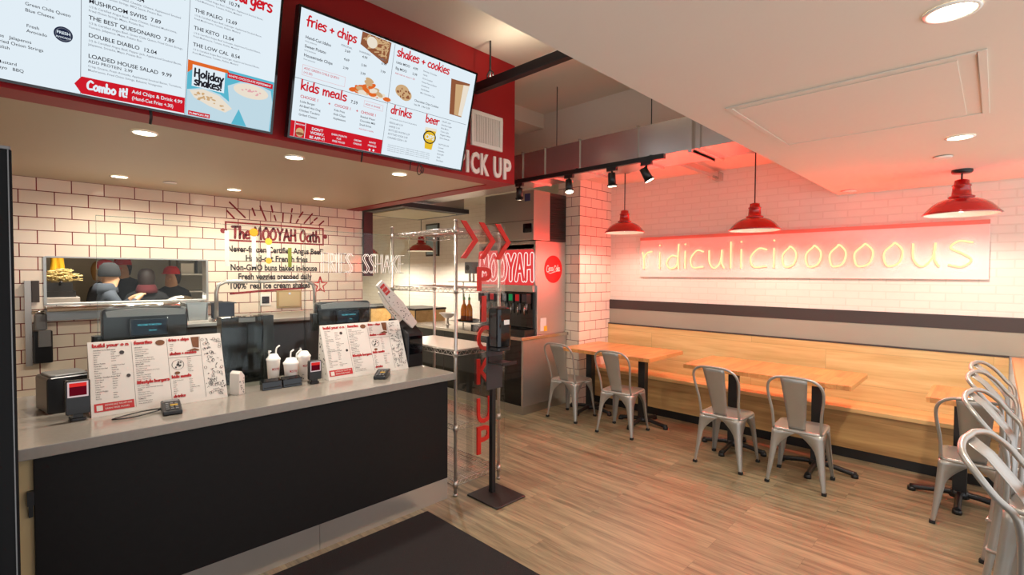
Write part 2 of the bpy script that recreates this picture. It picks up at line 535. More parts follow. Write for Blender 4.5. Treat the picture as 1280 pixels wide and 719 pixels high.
# ---------------------------------------------------------------- materials
M_ceil = pmat('ceiling_paint', (226, 216, 200), 0.85, vary=0.02, vscale=2)
M_ceil_k = pmat('kitchen_ceiling_paint', (196, 176, 146), 0.5, vary=0.02, vscale=2)
M_red = pmat('red_wall_paint', (158, 10, 18), 0.5, vary=0.03, vscale=3)
M_white = pmat('white_paint', (235, 230, 220), 0.6, vary=0.02)
M_wbrick = brickmat('white_painted_brick', 'yz', 0.21, 0.072, (240, 230, 218), (233, 222, 209), 0.006, 0.5, bump=0.4, vary=0.015, spec=0.3)
M_tile_b = brickmat('white_tile_red_grout', 'xz', 0.2085, 0.105, (240, 226, 205), (118, 28, 20), 0.0036, 0.1, off=(0.0305, -0.099), bump=0.4, vary=0.035)
M_tile_l = brickmat('white_tile_side', 'yz', 0.2085, 0.105, (240, 226, 205), (118, 28, 20), 0.0036, 0.1, off=(0, -0.099), bump=0.4)
M_tile_px = brickmat('pillar_tile_x', 'xz', 0.243, 0.1215, (238, 222, 205), (112, 72, 60), 0.0036, 0.12, off=(0.06, 0.03), bump=0.4, vary=0.03)
M_tile_py = brickmat('pillar_tile_y', 'yz', 0.243, 0.1215, (236, 226, 205), (112, 72, 60), 0.0036, 0.12, off=(0.0, 0.03), bump=0.4, vary=0.03)
M_floor = woodmat('vinyl_plank_floor', (92, 83, 63), (163, 148, 116), 'y', 1.5, 0.42, plank=(1.22, 0.155, 'y', 'x'), pv=0.06, contrast=1.0, seam=0.0008)
M_black = pmat('black_laminate', (20, 18, 17), 0.6, spec=0.25, vary=0.25, vscale=40, bump=0.03, bscale=200)
M_blackm = pmat('black_metal', (26, 25, 25), 0.38, metal=0.0, vary=0.1)
M_cab = pmat('matt_black', (14, 14, 15), 0.65, spec=0.2, vary=0.1)
M_blackp = pmat('black_plastic', (22, 22, 24), 0.3, vary=0.1)
M_blackgl = pmat('black_gloss', (12, 13, 16), 0.06, vary=0.05)
M_greyp = pmat('grey_plastic', (120, 120, 120), 0.4)
M_kick = pmat('kick_steel', (196, 190, 180), 0.28, metal=0.75, vary=0.1, vscale=3)
M_counter = pmat('grey_quartz', (148, 141, 131), 0.16, vary=0.1, vscale=45, coat=0.3)
M_steel = steelmat('brushed_steel', rough=0.36, along='x')
M_steelz = pmat('brushed_steel_vertical', (196, 190, 184), 0.4, metal=0.9, vary=0.08, vscale=3)
M_steely = steelmat('brushed_steel_lengthwise', (196, 190, 182), 0.22, along='y')
M_galv = pmat('galvanised_duct', (212, 206, 200), 0.26, metal=0.85, vary=0.16, vscale=2.5)
M_chrome = pmat('chrome', (205, 200, 196), 0.12, metal=1.0, vary=0.03)
M_wire = pmat('zinc_wire', (190, 180, 172), 0.28, metal=0.9, vary=0.05)
M_chair = pmat('raw_metal_chair', (172, 168, 161), 0.36, metal=0.6, vary=0.08, vscale=9)
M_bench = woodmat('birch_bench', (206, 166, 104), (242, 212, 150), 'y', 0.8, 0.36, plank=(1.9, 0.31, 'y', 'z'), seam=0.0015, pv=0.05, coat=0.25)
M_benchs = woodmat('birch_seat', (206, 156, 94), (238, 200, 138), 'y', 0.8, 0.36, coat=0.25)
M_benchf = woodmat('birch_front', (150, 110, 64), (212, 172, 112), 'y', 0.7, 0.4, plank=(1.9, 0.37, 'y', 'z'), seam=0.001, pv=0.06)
M_table = woodmat('butcher_block', (192, 124, 66), (226, 168, 100), 'x', 0.9, 0.34, plank=(0.9, 0.085, 'x', 'y'), pv=0.14, seam=0.0008, coat=0.3)
M_ledge = woodmat('ledge_wood', (196, 138, 86), (228, 176, 118), 'x', 0.8, 0.36, coat=0.25)
M_greypan = pmat('grey_vinyl_back', (160, 157, 142), 0.5, vary=0.03)
M_charc = pmat('charcoal_band', (62, 56, 54), 0.5, vary=0.05)
M_enamel = pmat('red_enamel', (178, 14, 14), 0.14, vary=0.04, coat=0.6)
M_enamw = pmat('white_enamel', (244, 240, 230), 0.25, vary=0.01)
M_bulb = emat('lamp_bulb', (255, 236, 205), 9.0)
M_down = emat('downlight_lens', (255, 238, 205), 9.0)
M_neon = emat('neon_glow', NEON_RGB, 1.0, linear=True)
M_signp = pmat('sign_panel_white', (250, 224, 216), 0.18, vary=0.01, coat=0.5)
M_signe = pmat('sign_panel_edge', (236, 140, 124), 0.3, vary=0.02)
M_mat = pmat('entrance_mat', (27, 24, 24), 0.95, vary=0.5, vscale=160, bump=0.8, bscale=260)
M_glass = glassmat('clear_glass', refl=0.28)
M_acryl = glassmat('clear_acrylic', (0.99, 0.99, 0.985), 0.22)
M_gedge = glassmat('glass_edge', (0.75, 0.82, 0.78), 0.9)
M_vinyl = pmat('white_vinyl', (236, 236, 230), 0.4, vary=0.01)
M_redv = pmat('red_vinyl', (196, 36, 26), 0.4, vary=0.03)
M_redd = pmat('dark_red_vinyl', (140, 22, 24), 0.5, vary=0.03)
M_blackv = pmat('black_vinyl', (34, 30, 28), 0.5, vary=0.03)
M_paper = pmat('printed_paper', (216, 210, 202), 0.55, vary=0.02)
M_ink = pmat('black_ink', (58, 54, 54), 0.6, vary=0.05)
M_inkr = pmat('red_ink', (186, 44, 46), 0.6, vary=0.05)
M_brownp = pmat('brown_print', (110, 66, 36), 0.6, vary=0.4, vscale=60)
M_cup = pmat('paper_cup', (240, 230, 220), 0.45, vary=0.02)
M_strawr = pmat('straw_red', (214, 90, 80), 0.4)
M_skin = pmat('skin', (196, 146, 112), 0.5, vary=0.05)
M_rubber = pmat('black_rubber', (20, 20, 20), 0.7)
def scr(name, rgb, g=1.0):
    return emat(name, rgb, SCREEN_GAIN * g)
E_white = scr('screen_white', (226, 238, 246), 1.1)
E_black = scr('screen_black', (38, 36, 44))
E_grey = scr('screen_grey', (118, 122, 132))
E_red = scr('screen_red', (214, 30, 44))
E_blue = scr('screen_blue', (96, 190, 214))
E_tan = scr('screen_tan', (214, 176, 130))
E_brown = scr('screen_brown', (150, 92, 62))
E_cream = scr('screen_cream', (244, 232, 214))
E_orange = scr('screen_orange', (232, 110, 44))
E_yellow = scr('screen_yellow', (240, 196, 50))
E_navy = scr('screen_navy', (36, 44, 70))
E_sky = scr('screen_pale', (200, 226, 238))
E_pk = scr('screen_pink', (236, 176, 180))
M_kit = emat('kitchen_fill_glow', (255, 240, 220), 11.0)  # glow of the fill panel added in the kitchen
E_teal = emat('display_teal', (90, 190, 205), 1.0)
E_disp = emat('display_dark', (40, 52, 62), 0.6)
E_led = emat('display_red', (96, 12, 26), 0.9)
E_ledh = emat('display_red_head', (225, 50, 46), 0.9)
E_ledw = emat('display_white', (215, 190, 190), 0.9)
E_cokep = emat('lit_panel_red', (226, 64, 64), 1.0)
E_cokew = emat('lit_panel_white', (255, 214, 206), 1.3)
E_btn = [emat('lit_button_%s' % n, c, 0.8) for n, c in (('grey', (120, 110, 104)), ('green', (40, 140, 80)), ('red', (190, 40, 40)), ('dark', (70, 52, 50)))]
E_kit = emat('lit_steel_lamp', (255, 240, 220), 6.0)
# ================================================================ SETTING
XW = 5.75            # long wall with the neon sign
YB = 5.45            # tiled kitchen wall
ZS, ZK, ZH, ZP = 2.455, 2.40, 3.37, 2.86
struct('floor', MB().box(-2.0, -1.6, -0.1, 5.95, 10.6, 0), M_floor)
struct('wall_right', MB().box(XW, -1.6, 0, XW + 0.15, 10.6, 3.6), M_wbrick)
struct('wall_far', MB().box(2.95, 10.45, 0, XW, 10.6, 3.6), M_white)
b = MB(); x0, x1, z0, z1 = 0.22, 1.353, 1.40, 1.782
b.box(-1.3, YB, 0, x0, YB + 0.12, 2.6).box(x1, YB, 0, 3.0, YB + 0.12, 2.6)
b.box(x0, YB, 0, x1, YB + 0.12, z0).box(x0, YB, z1, x1, YB + 0.12, 2.6)
struct('wall_back', b, M_tile_b)
b = MB(); t = 0.012
b.box(x0 - t, YB - 0.01, z0, x0 + 0.006, YB + 0.13, z1).box(x1 - 0.006, YB - 0.01, z0, x1 + t, YB + 0.13, z1).box(x0, YB - 0.006, z1 - 0.006, x1, YB + 0.13, z1 + 0.006)
b.box(x0 - t, YB - 0.01, z0 - 0.01, x1 + t, YB + 0.13, z0 + 0.004)
struct('window_1', b, M_steel)
struct('wall_left', MB().box(-1.45, 2.0, 0, -1.3, YB + 0.12, 2.6), M_tile_l)
struct('trim_1', MB().box(3.0, YB - 0.03, 1.63, 3.12, YB + 0.12, ZK), M_blackm)
struct('wall_corridor', MB().box(2.84, YB + 0.12, 0, 3.0, 10.6, 3.6), M_white)
# the room behind the pass window
b = MB(); b.box(-1.2, 10.0, 0, 2.84, 10.1, 2.7); b.box(-1.3, YB + 0.12, 0, -1.2, 10.1, 2.7)
struct('wall_kitchen', b, pmat('kitchen_wall_grey', (186, 180, 166), 0.35, vary=0.1))
struct('ceiling_kitchen_room', MB().box(-1.3, YB + 0.12, 2.6, 2.84, 10.1, 2.7), M_ceil_k)
# red menu fascia with its return, low kitchen ceiling
b = MB(); b.box(-2.0, 2.864, ZK, 2.95, 3.03, 3.5); b.box(2.80, 3.03, ZK, 2.95, YB, 3.5)
struct('wall_fascia', b, M_red)
struct('ceiling_kitchen', MB().box(-1.45, 3.03, ZK + 0.008, 2.80, YB + 0.12, ZK + 0.1), M_ceil_k)
struct('ceiling_seating', MB().box(-2.0, -1.6, ZS, XW, 1.13, 3.6), M_ceil)
struct('ceiling_high', MB().box(-2.0, 1.13, ZH, XW, 10.6, 3.6), M_ceil)
struct('trim_2', MB().box(2.95, 3.5, 3.22, 4.05, 3.85, ZH), M_ceil)          # beam across the raised ceiling
struct('ceiling_lower', MB().box(4.05, 1.13, ZP, XW, 10.5, ZH), M_ceil)
# tiled pillar
b = MB(); b.box(5.05, 3.75, 0, XW, 4.10, ZP)
b.mi = [1 if k in (2, 3) else 0 for k in range(6)]
struct('wall_pillar', b, [M_tile_py, M_tile_px])
struct('trim_3', MB().box(XW - 0.022, -1.0, 1.205, XW, 3.75, 1.325), M_charc)
struct('trim_4', MB().box(XW - 0.018, -1.0, 1.012, XW, 3.75, 1.205), M_greypan)
struct('trim_5', MB().box(0.02, 2.885, 0, 0.066, 2.93, 0.882), pmat('beige_filler', (196, 168, 122), 0.6))

# entrance mat
tag(MB().rbox(-1.2, -0.2, 0, 2.03, 2.80, 0.008, 0.01).build('floor_mat', M_mat), 'black ribbed entrance mat lying along the foot of the service counter', 'mat')

# ---------------------------------------------------------------- tall black cabinet at the left edge
t = thing('cabinet', 'tall black cabinet with a thin metal edge beside the left end of the counter', 'cabinet', (-0.29, 2.5, 0))
b = MB().box(-0.31, -0.3, 0.0, 0.308, 0.3, 2.04); b.build('body', M_cab, t, bevel=0.004)
MB().box(0.298, -0.303, 0.0, 0.301, -0.3, 2.04).build('edge_trim', M_greyp, t)
MB().rbox(-0.31, -0.3, 2.04, 0.306, 0.3, 2.05, 0.004).build('top_cap', M_greyp, t)
b = MB(); b.rbox(-0.27, -0.304, 0.15, 0.26, -0.3, 1.95, 0.01, axis='y'); b.build('door', M_cab, t)

# ---------------------------------------------------------------- service counter
CX0, CX1, CY, CZ = 0.02, 2.30, 2.824, 0.935
t = thing('service_counter', 'long black front service counter with a grey stone worktop and steel foot strip', 'counter', (0, 0, 0))
MB().box(0.068, 2.864, 0.155, 2.257, 3.50, 0.885).build('body', M_black, t, bevel=0.002)
b = MB().box(0.068, 2.866, 0.0, 1.29, 3.48, 0.155).box(1.293, 2.866, 0.0, 2.257, 3.48, 0.155)
b.build('kick_plate', M_kick, t)
b = MB().prism([(CX0, CY), (CX1, CY), (CX1, 3.60), (0.42, 3.60), (0.42, 4.02), (CX0, 4.02)], 'z', 0.885, CZ)
b.build('worktop', M_counter, t, bevel=0.004)
b = MB().box(0.046, 2.862, 0.68, 0.068, 2.885, 0.74); b.box(0.05, 2.868, 0.63, 0.064, 2.885, 0.68)
b.build('latch', M_blackm, t)

# ---------------------------------------------------------------- bench along the wall
t = thing('bench', 'long built-in wooden bench with a high plank back under the neon sign', 'bench', (0, 0, 0))
y0, y1 = -0.09, 3.745
MB().box(5.325, y0, 0.425, 5.70, y1, 0.462).build('seat', M_benchs, t, bevel=0.004)
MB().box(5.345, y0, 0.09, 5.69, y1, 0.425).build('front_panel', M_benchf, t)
MB().box(5.358, y0, 0.0, 5.68, y1, 0.09).build('toe_kick', M_blackm, t)
MB().box(5.695, y0, 0.462, 5.725, y1, 1.0).build('back_panel', M_bench, t, bevel=0.003)
MB().box(5.69, y0, 1.0, 5.732, y1, 1.012).build('cap_strip', M_charc, t)

# ---------------------------------------------------------------- neon sign
def neon():
    t = thing('neon_sign', 'wide white panel sign with glowing neon script reading ridiculicioooooous', 'sign', (5.75, 0, 0))
    MB().box(-0.036, 0.045, 1.634, -0.012, 3.285, 2.10).build('panel', M_signp, t, bevel=0.003)
    b = MB(); b.box(-0.040, 0.045, 2.10, 0.0, 3.285, 2.135)
    b.build('top_lip', M_signe, t)
    b = MB(); b.box(-0.012, 0.10, 1.66, 0.0, 0.14, 2.1).box(-0.012, 1.6, 1.66, 0.0, 1.64, 2.1).box(-0.012, 3.2, 1.66, 0.0, 3.24, 2.1)
    b.build('standoff', M_signe, t)
    word = [('r', 3.238, 3.104), ('i', 3.02, 2.985), ('d', 2.91, 2.754), ('i', 2.69, 2.655), ('c', 2.604, 2.449), ('u', 2.383, 2.21), ('l', 2.15, 2.125),
            ('i', 2.035, 2.015), ('c', 1.925, 1.76), ('i', 1.70, 1.68), ('o', 1.607, 1.479), ('o', 1.391, 1.257), ('o', 1.181, 1.048), ('o', 0.977, 0.833),
            ('o', 0.748, 0.613), ('u', 0.54, 0.36), ('s', 0.302, 0.145)]
    n = len(word)
    for k, (ch, ya, yb) in enumerate(word):
        wd, st = GL[ch]
        xs_ = [p[0] for pl in st for p in pl]; lo, hi = min(xs_), max(xs_)
        b = MB(); xh = 0.212 if ch not in 'dl' else 0.245
        zb = 1.735 + 0.008 * k / n
        sc_ = xh / 0.58 if ch not in 'dl' else 0.300
        for pl in st:
            pts = []
            for a, c in pl:
                f = (a - lo) / (hi - lo) if hi - lo > 0.08 else 0.5
                pts.append((-0.055, ya + (yb - ya) * f, zb + c * sc_))
            if len(pts) == 2 and math.dist(pts[0], pts[1]) < 0.03:
                b.tube(pts, 0.0085, 8)
            else:
                b.tube(pts, 0.0075, 8, smooth_path=5)
        b.build('neon_letter', M_neon, t)
neon()

# ---------------------------------------------------------------- ceiling fittings
def downlight(x, y, z, label, r, watt, group):
    t = thing('downlight', label, 'ceiling light', (x, y, z), group=group)
    MB().lathe([(r * 1.18, -0.001), (r * 1.2, -0.006), (r * 1.02, -0.008), (r * 0.98, -0.002)], n=24).build('trim_ring', M_enamw, t)
    MB().lathe([(0.0001, -0.004), (r, -0.004)], n=24).build('lens', M_down, t)
    la = bpy.data.lights.new('downlight_lamp', 'SPOT'); la.energy = watt * 1.6; la.color = (1.0, 0.905, 0.78)
    la.spot_size = math.radians(168); la.spot_blend = 0.7; la.shadow_soft_size = r
    lo = bpy.data.objects.new('lamp', la); COL.objects.link(lo); lo.parent = t; lo.location = (0, 0, -0.03)
kg = 'recessed lights in the low kitchen ceiling'
downlight(0.53, 3.27, ZK + 0.008, 'recessed light in the kitchen ceiling just under the left menu screen', 0.052, W_DOWN, kg)
downlight(1.31, 3.25, ZK + 0.008, 'recessed light in the kitchen ceiling below the left edge of the right menu screen', 0.052, W_DOWN, kg)
downlight(2.07, 3.21, ZK + 0.008, 'recessed light in the kitchen ceiling below the right end of the right menu screen', 0.052, W_DOWN, kg)
downlight(0.63, 4.9, ZK + 0.008, 'small recessed light in front of the tiled wall, above the pass window', 0.052, W_DOWN * 0.62, kg)
downlight(1.44, 4.9, ZK + 0.008, 'small recessed light in front of the tiled wall, left above the red lettered oath', 0.052, W_DOWN * 0.62, kg)
downlight(2.2, 4.86, ZK + 0.008, 'small recessed light in front of the tiled wall, right above the red lettered oath', 0.052, W_DOWN * 0.62, kg)
sg = 'recessed lights in the seating ceiling'
downlight(1.99, 0.113, ZS, 'large bright recessed light in the seating ceiling near the top edge of the photo', 0.058, W_DOWN_BIG, sg)
downlight(3.81, 0.165, ZS, 'recessed light in the seating ceiling just above the nearest red pendant', 0.056, W_DOWN_BIG, sg)

t = thing('ceiling_hatch', 'rectangular white access hatch in the seating ceiling', 'hatch', (2.87, 0.49, ZS))
b = MB(); b.box(-0.47, -0.45, -0.006, 0.47, -0.425, 0).box(-0.47, 0.425, -0.006, 0.47, 0.45, 0).box(-0.47, -0.425, -0.006, -0.445, 0.425, 0).box(0.445, -0.425, -0.006, 0.47, 0.425, 0)
b.build('frame', M_ceil, t, bevel=0.002)
MB().box(-0.415, -0.37, -0.004, 0.438, 0.418, 0).build('panel', M_ceil, t, bevel=0.002)

def cap_disc(x, y, z, label, r=0.05, col=M_enamw):
    t = thing('sprinkler_cover', label, 'sprinkler', (x, y, z), group='flat sprinkler covers in the ceilings')
    MB().lathe([(0.0001, -0.012), (r * 0.9, -0.012), (r, -0.008), (r, -0.004)], n=20).build('plate', col, t)
    MB().lathe([(r * 0.8, -0.004), (r * 0.8, 0)], n=20).build('shadow_ring', M_blackm, t)
cap_disc(0.96, 4.9, ZK + 0.008, 'flat round sprinkler cover in the kitchen ceiling between two small recessed lights')
cap_disc(4.35, 0.27, ZS, 'flat round sprinkler cover in the seating ceiling beside the nearest red pendant')
cap_disc(5.5, 1.0, ZS, 'flat round sprinkler cover at the corner of the seating ceiling above the neon sign', 0.06)

# ---------------------------------------------------------------- pendants
def pendant(x, y, zr, ztop, label, canopy=True, power=W_PEND, R=0.225):
    t = thing('pendant_lamp', label, 'lamp', (x, y, zr), group='red enamel pendant lamps')
    s_ = R / 0.225
    prof = [(0.222, 0.0), (0.231, 0.002), (0.216, 0.018), (0.196, 0.045), (0.168, 0.074), (0.135, 0.097), (0.10, 0.112), (0.082, 0.117), (0.074, 0.121)]
    b = MB().lathe([(r * s_, z * s_) for r, z in prof], n=36); b.build('shade', M_enamel, t)
    inn = [(r * s_ * 0.985, z * s_ - 0.003) for r, z in prof[:1] + prof[2:]] + [(0.001, 0.114 * s_)]
    MB().lathe(inn, n=36).build('shade_lining', M_enamw, t)
    nk = [(0.074, 0.119), (0.078, 0.125), (0.078, 0.132), (0.060, 0.138), (0.056, 0.165), (0.052, 0.205), (0.057, 0.208), (0.057, 0.216), (0.047, 0.220), (0.043, 0.252), (0.02, 0.26), (0.001, 0.26)]
    MB().lathe([(r * s_, z * s_) for r, z in nk], n=24).build('neck', M_enamel, t)
    MB().sphere((0, 0, 0.05 * s_), 0.035, 14).build('bulb', M_bulb, t)
    MB().cyl((0, 0, 0.26 * s_), (0, 0, ztop - zr), 0.006, n=8).build('cord', M_blackm, t)
    if canopy:
        MB().lathe([(0.001, ztop - zr - 0.028), (0.055, ztop - zr - 0.026), (0.062, ztop - zr - 0.018), (0.062, ztop - zr)], n=24).build('canopy', M_blackm, t)
    if power:
        la = bpy.data.lights.new('pendant_bulb', 'SPOT'); la.energy = power * 3; la.color = (1.0, 0.905, 0.78); la.shadow_soft_size = 0.035
        la.spot_size = math.radians(165); la.spot_blend = 0.4
        lo = bpy.data.objects.new('lamp', la); COL.objects.link(lo); lo.parent = t; lo.location = (0, 0, 0.008)
pendant(5.0, 3.08, 2.145, ZP, 'red enamel pendant lamp beside the tiled pillar, left of the neon word')
pendant(5.0, 1.66, 2.09, ZP, 'red enamel pendant lamp hanging in front of the middle of the neon word')
pendant(5.0, 0.20, 2.125, ZS, 'red enamel pendant lamp with a black ceiling plate, nearest the right edge')
pendant(4.8, 6.8, 2.035, ZP, 'red pendant lamp seen through the glass in the back seating area, above the wire rack', power=25)
pendant(4.75, 8.5, 2.03, ZP, 'farthest red pendant lamp seen through the glass beside the black post', power=25)

# ---------------------------------------------------------------- duct, track lights, hung rail
t = thing('air_duct', 'square galvanised air duct hanging below the raised ceiling', 'duct', (3.52, 0, 2.58))
MB().box(0, 1.14, 0, 0.42, 5.44, 0.25).build('duct_run', M_galv, t, bevel=0.003)
for yy in (1.62, 2.05, 2.62, 3.02, 3.3):
    b = MB(); wf = 0.035 if yy != 1.62 else 0.10
    b.box(-0.012, yy, -0.012, 0.432, yy + 0.012, 0.262)
    if yy == 1.62:
        b.box(-0.016, yy - 0.075, -0.016, 0.436, yy - 0.065, 0.266); b.box(-0.02, yy + 0.0, -0.02, 0.44, yy + 0.014, 0.27)
    b.build('flange', M_galv, t)
MB().box(-0.03, 1.60, -0.03, 0.0, 1.625, 0.34).build('hanger_angle', M_galv, t)
for yy in (1.95, 2.9):
    MB().cyl((0.02, yy, 0.25), (0.02, yy, ZH - 2.58), 0.004, n=6).build('hanger_rod', M_blackm, t)
t = thing('ceiling_pipe', 'short metal conduit running from the duct to the brick wall', 'pipe', (0, 2.29, ZP - 0.09))
MB().box(3.97, -0.03, 0.0, 5.62, 0.03, 0.05).build('channel', M_galv, t)
MB().box(5.62, -0.035, -0.03, 5.75, 0.035, 0.06).build('end_bracket', M_galv, t)
MB().box(4.5, -0.02, 0.05, 4.54, 0.02, 0.09).build('hanger_clip', M_galv, t)

t = thing('light_track', 'black lighting track running along the lower edge of the duct', 'track', (3.47, 0, 2.535))
MB().box(-0.018, 1.80, 0.0, 0.018, 5.4, 0.036).build('rail', M_blackm, t)
for yy in (1.9, 2.6, 3.3, 4.4):
    MB().box(-0.012, yy, 0.036, 0.036, yy + 0.02, 0.044).build('clip', M_blackm, t)
def spot(x, y, z, label, aim, power=W_SPOT, group='black track spotlights'):
    t = thing('track_spotlight', label, 'spotlight', (x, y, z), group=group)
    MB().box(-0.014, -0.045, -0.03, 0.014, 0.045, 0.0).build('adapter', M_blackm, t)
    MB().cyl((0, 0, -0.03), (0, 0, -0.075), 0.009, n=10).build('stem', M_blackm, t)
    d = Vector(aim).normalized(); c = Vector((0, 0, -0.10))
    b = MB().cyl(c - d * 0.055, c + d * 0.04, 0.030, 0.033, n=18); b.cyl(c + d * 0.04, c + d * 0.052, 0.040, 0.040, n=18)
    b.build('lamp_head', M_blackm, t)
    MB().cyl(c + d * 0.0525, c + d * 0.0545, 0.033, n=18).build('lens', M_bulb, t)
    if power:
        la = bpy.data.lights.new('spot_lamp', 'SPOT'); la.energy = power; la.color = (1.0, 0.905, 0.78); la.shadow_soft_size = 0.03
        la.spot_size = math.radians(75); la.spot_blend = 0.7
        lo = bpy.data.objects.new('lamp', la); COL.objects.link(lo); lo.parent = t; lo.location = c + d * 0.06
        lo.rotation_euler = d.to_track_quat('-Z', 'Y').to_euler()
spot(3.47, 1.95, 2.535, 'track spotlight tilted sideways at the right end of the black track', (0.25, -0.35, -0.8))
spot(3.47, 2.26, 2.535, 'track spotlight hanging straight down, second from the right end of the track', (0.1, 0.0, -1))
spot(3.47, 2.70, 2.535, 'track spotlight aimed down left of the tiled pillar, third from the right', (-0.15, -0.2, -1))
spot(3.47, 3.30, 2.535, 'track spotlight in front of the ice machine top, beside the red fascia corner', (0.35, 0.3, -1))

t = thing('linear_light', 'black hung light bar slanting from the red fascia to the seating ceiling', 'light bar', (2.51, 0, 3.063))
MB().box(-0.028, 1.131, -0.035, 0.028, 2.863, 0.03).build('housing', M_blackm, t, bevel=0.004)
MB().box(-0.02, 1.28, 0.03, 0.02, 2.2, 0.034).build('diffuser', emat('bar_glow', (255, 240, 215), 1.2), t)
la = bpy.data.lights.new('bar_lamp', 'AREA'); la.shape = 'RECTANGLE'; la.size = 0.03; la.size_y = 1.4; la.energy = 2.2; la.color = (1.0, 0.86, 0.68)
lo = bpy.data.objects.new('lamp', la); COL.objects.link(lo); lo.parent = t; lo.location = (0, 2.0, 0.045); lo.rotation_euler = (PI, 0, 0)
MB().cyl((0, 2.69, 0.02), (0, 2.69, ZH - 3.063), 0.007, n=8).build('hanger_rod', M_blackm, t)
MB().tube([(0, 2.66, 0.03), (0, 2.66, 0.07), (0, 2.69, 0.1), (0, 2.72, 0.07), (0, 2.72, 0.03)], 0.006, 6).build('hanger_loop', M_blackm, t)

# ---------------------------------------------------------------- fascia: grille, lettering
t = thing('air_grille', 'white louvred air grille on the red fascia above the pick up letters', 'vent', (2.47, 2.864, 2.637))
b = MB(); b.box(0, -0.018, 0, 0.325, 0, 0.03).box(0, -0.018, 0.238, 0.325, 0, 0.268).box(0, -0.018, 0.03, 0.03, 0, 0.238).box(0.295, -0.018, 0.03, 0.325, 0, 0.238)
b.build('frame', M_enamw, t, bevel=0.003)
MB().box(0.03, -0.002, 0.03, 0.295, 0, 0.238).build('backing', M_charc, t)
b = MB()
for k in range(17):
    x = 0.036 + k * 0.0153
    b.box(x, -0.014, 0.03, x + 0.0085, -0.004, 0.238)
b.build('louvre_blades', M_enamw, t)
t = thing('wall_lettering', 'white raised PICK UP letters on the red fascia', 'lettering', (2.325, 2.864, 2.425))
xs = 0.0
for ch, wd in (('P', 0.098), ('I', 0.045), ('C', 0.10), ('K', 0.105), (' ', 0.032), ('U', 0.11), ('P', 0.10)):
    if ch != ' ':
        b = MB()
        g = text_geo(ch, 0.03)
        x_min = min(v[0] for v in g[0]); x_max = max(v[0] for v in g[0]); y_max = max(v[1] for v in g[0]); y_min = min(v[1] for v in g[0])
        w2 = min(wd - 0.016, 0.085) if ch != 'I' else 0.024
        f = lambda p, d: (xs + (p[0] - x_min) / (x_max - x_min) * w2, d, (p[1] - y_min) / (y_max - y_min) * 0.165)
        b.add([f(p, -0.014) for p in g[0]], g[1]); b.add([f(p, 0) for p in g[0]], g[1])
        # sides
        ed = {}
        for fa in g[1]:
            for i in range(len(fa)):
                e = (fa[i], fa[(i + 1) % len(fa)]); k = tuple(sorted(e)); ed[k] = ed.get(k, 0) + 1
        for (a, c), nn in ed.items():
            if nn == 1:
                b.add([f(g[0][a], -0.014), f(g[0][c], -0.014), f(g[0][c], 0), f(g[0][a], 0)], [(0, 1, 2, 3)])
        b.build('letter', M_enamw, t)
    xs += wd
# ================================================================ MENU SCREENS
SCR_W, SCR_H, TILT = 1.23, 0.676, math.radians(14.6)
def on(d):
    return lambda u, v: (u, -d, v)
def screen_base(t):
    b = MB(); W, Hh = SCR_W, SCR_H; e = 0.011
    b.box(0, 0.0, 0, W, 0.045, Hh)
    b.build('housing', M_blackp, t, bevel=0.003)
    b = MB(); b.box(0, -0.006, 0, W, 0, e).box(0, -0.006, Hh - e, W, 0, Hh).box(0, -0.006, e, e, 0, Hh - e).box(W - e, -0.006, e, W, 0, Hh - e)
    b.build('bezel', M_blackgl, t)
    b = MB(); rect(b, e, e, W - e, Hh - e, on(0.001)); b.build('display', E_white, t)
    MB().box(W * 0.5 - 0.15, 0.045, 0.2, W * 0.5 + 0.15, 0.11, 0.5).build('mount', M_blackm, t)
t = thing('menu_screen', 'left hanging menu screen with burger list, Combo it arrow and Holiday shakes picture', 'screen', (-0.226, 2.78, 2.40), rx=TILT, group=None)
screen_base(t)
o1 = on(0.0022); o2 = on(0.0034); o3 = on(0.0046); o4 = on(0.0058)
def title(t, s_, u, v, size, wd, fit=None):
    b = MB(); hand(b, s_, u, v, size, wd, o2, fit=fit); b.build('title', E_red, t)
def lines(t, name, rows):
    """rows: (text, u, v, size, bold, grey?, fit)"""
    b = MB()
    for r_ in rows:
        b.i = 1 if r_[5] else 0
        put_text(b, r_[0], r_[1], r_[2], r_[3], o2, bold=r_[4], fit=r_[6] if len(r_) > 6 else None)
    b.build(name, [E_black, E_grey], t)
def rlines(t, name, rows):
    b = MB()
    for r_ in rows: put_text(b, r_[0], r_[1], r_[2], r_[3], o2, bold=r_[4])
    b.build(name, E_red, t)
def rule(t, u0, v0, u1, v1):
    b = MB(); rect(b, u0, v0, u1, v1, o1); b.build('rule', E_grey, t)
title(t, 'build your own', 0.03, 0.60, 0.055, 0.008); title(t, 'burgers', 1.0, 0.586, 0.056, 0.0095)
for name, grp_ in (('toppings_list', ((0.10, 0.36, 'Lettuce'), (0.10, 0.33, 'Aged Cheddar'), (0.293, 0.36, 'Swiss'), (0.293, 0.34, 'American'))), ('cheese_list', ((0.293, 0.301, 'Green Chile Queso'), (0.293, 0.278, 'Blue Cheese'))),
                   ('avocado_list', ((0.10, 0.232, 'Avocado (ACH)'), (0.296, 0.222, 'Fresh'), (0.296, 0.203, 'Avocado'))), ('pickle_list', ((0.10, 0.163, 'House-Made Pickles   Jalapenos'), (0.10, 0.143, 'Grilled Onions   Fried Onion Strings'), (0.10, 0.123, 'Mooyah Sauce   Relish'))),
                   ('sauce_list', ((0.10, 0.068, 'Heinz Ketchup   Mustard'), (0.10, 0.048, 'Cholula   A.1.   Mayo   BBQ'), (0.10, 0.03, 'Ranch   Buffalo')))):
    lines(t, name, [(s_, u, v, 0.0165, 0.006, False) for u, v, s_ in grp_])
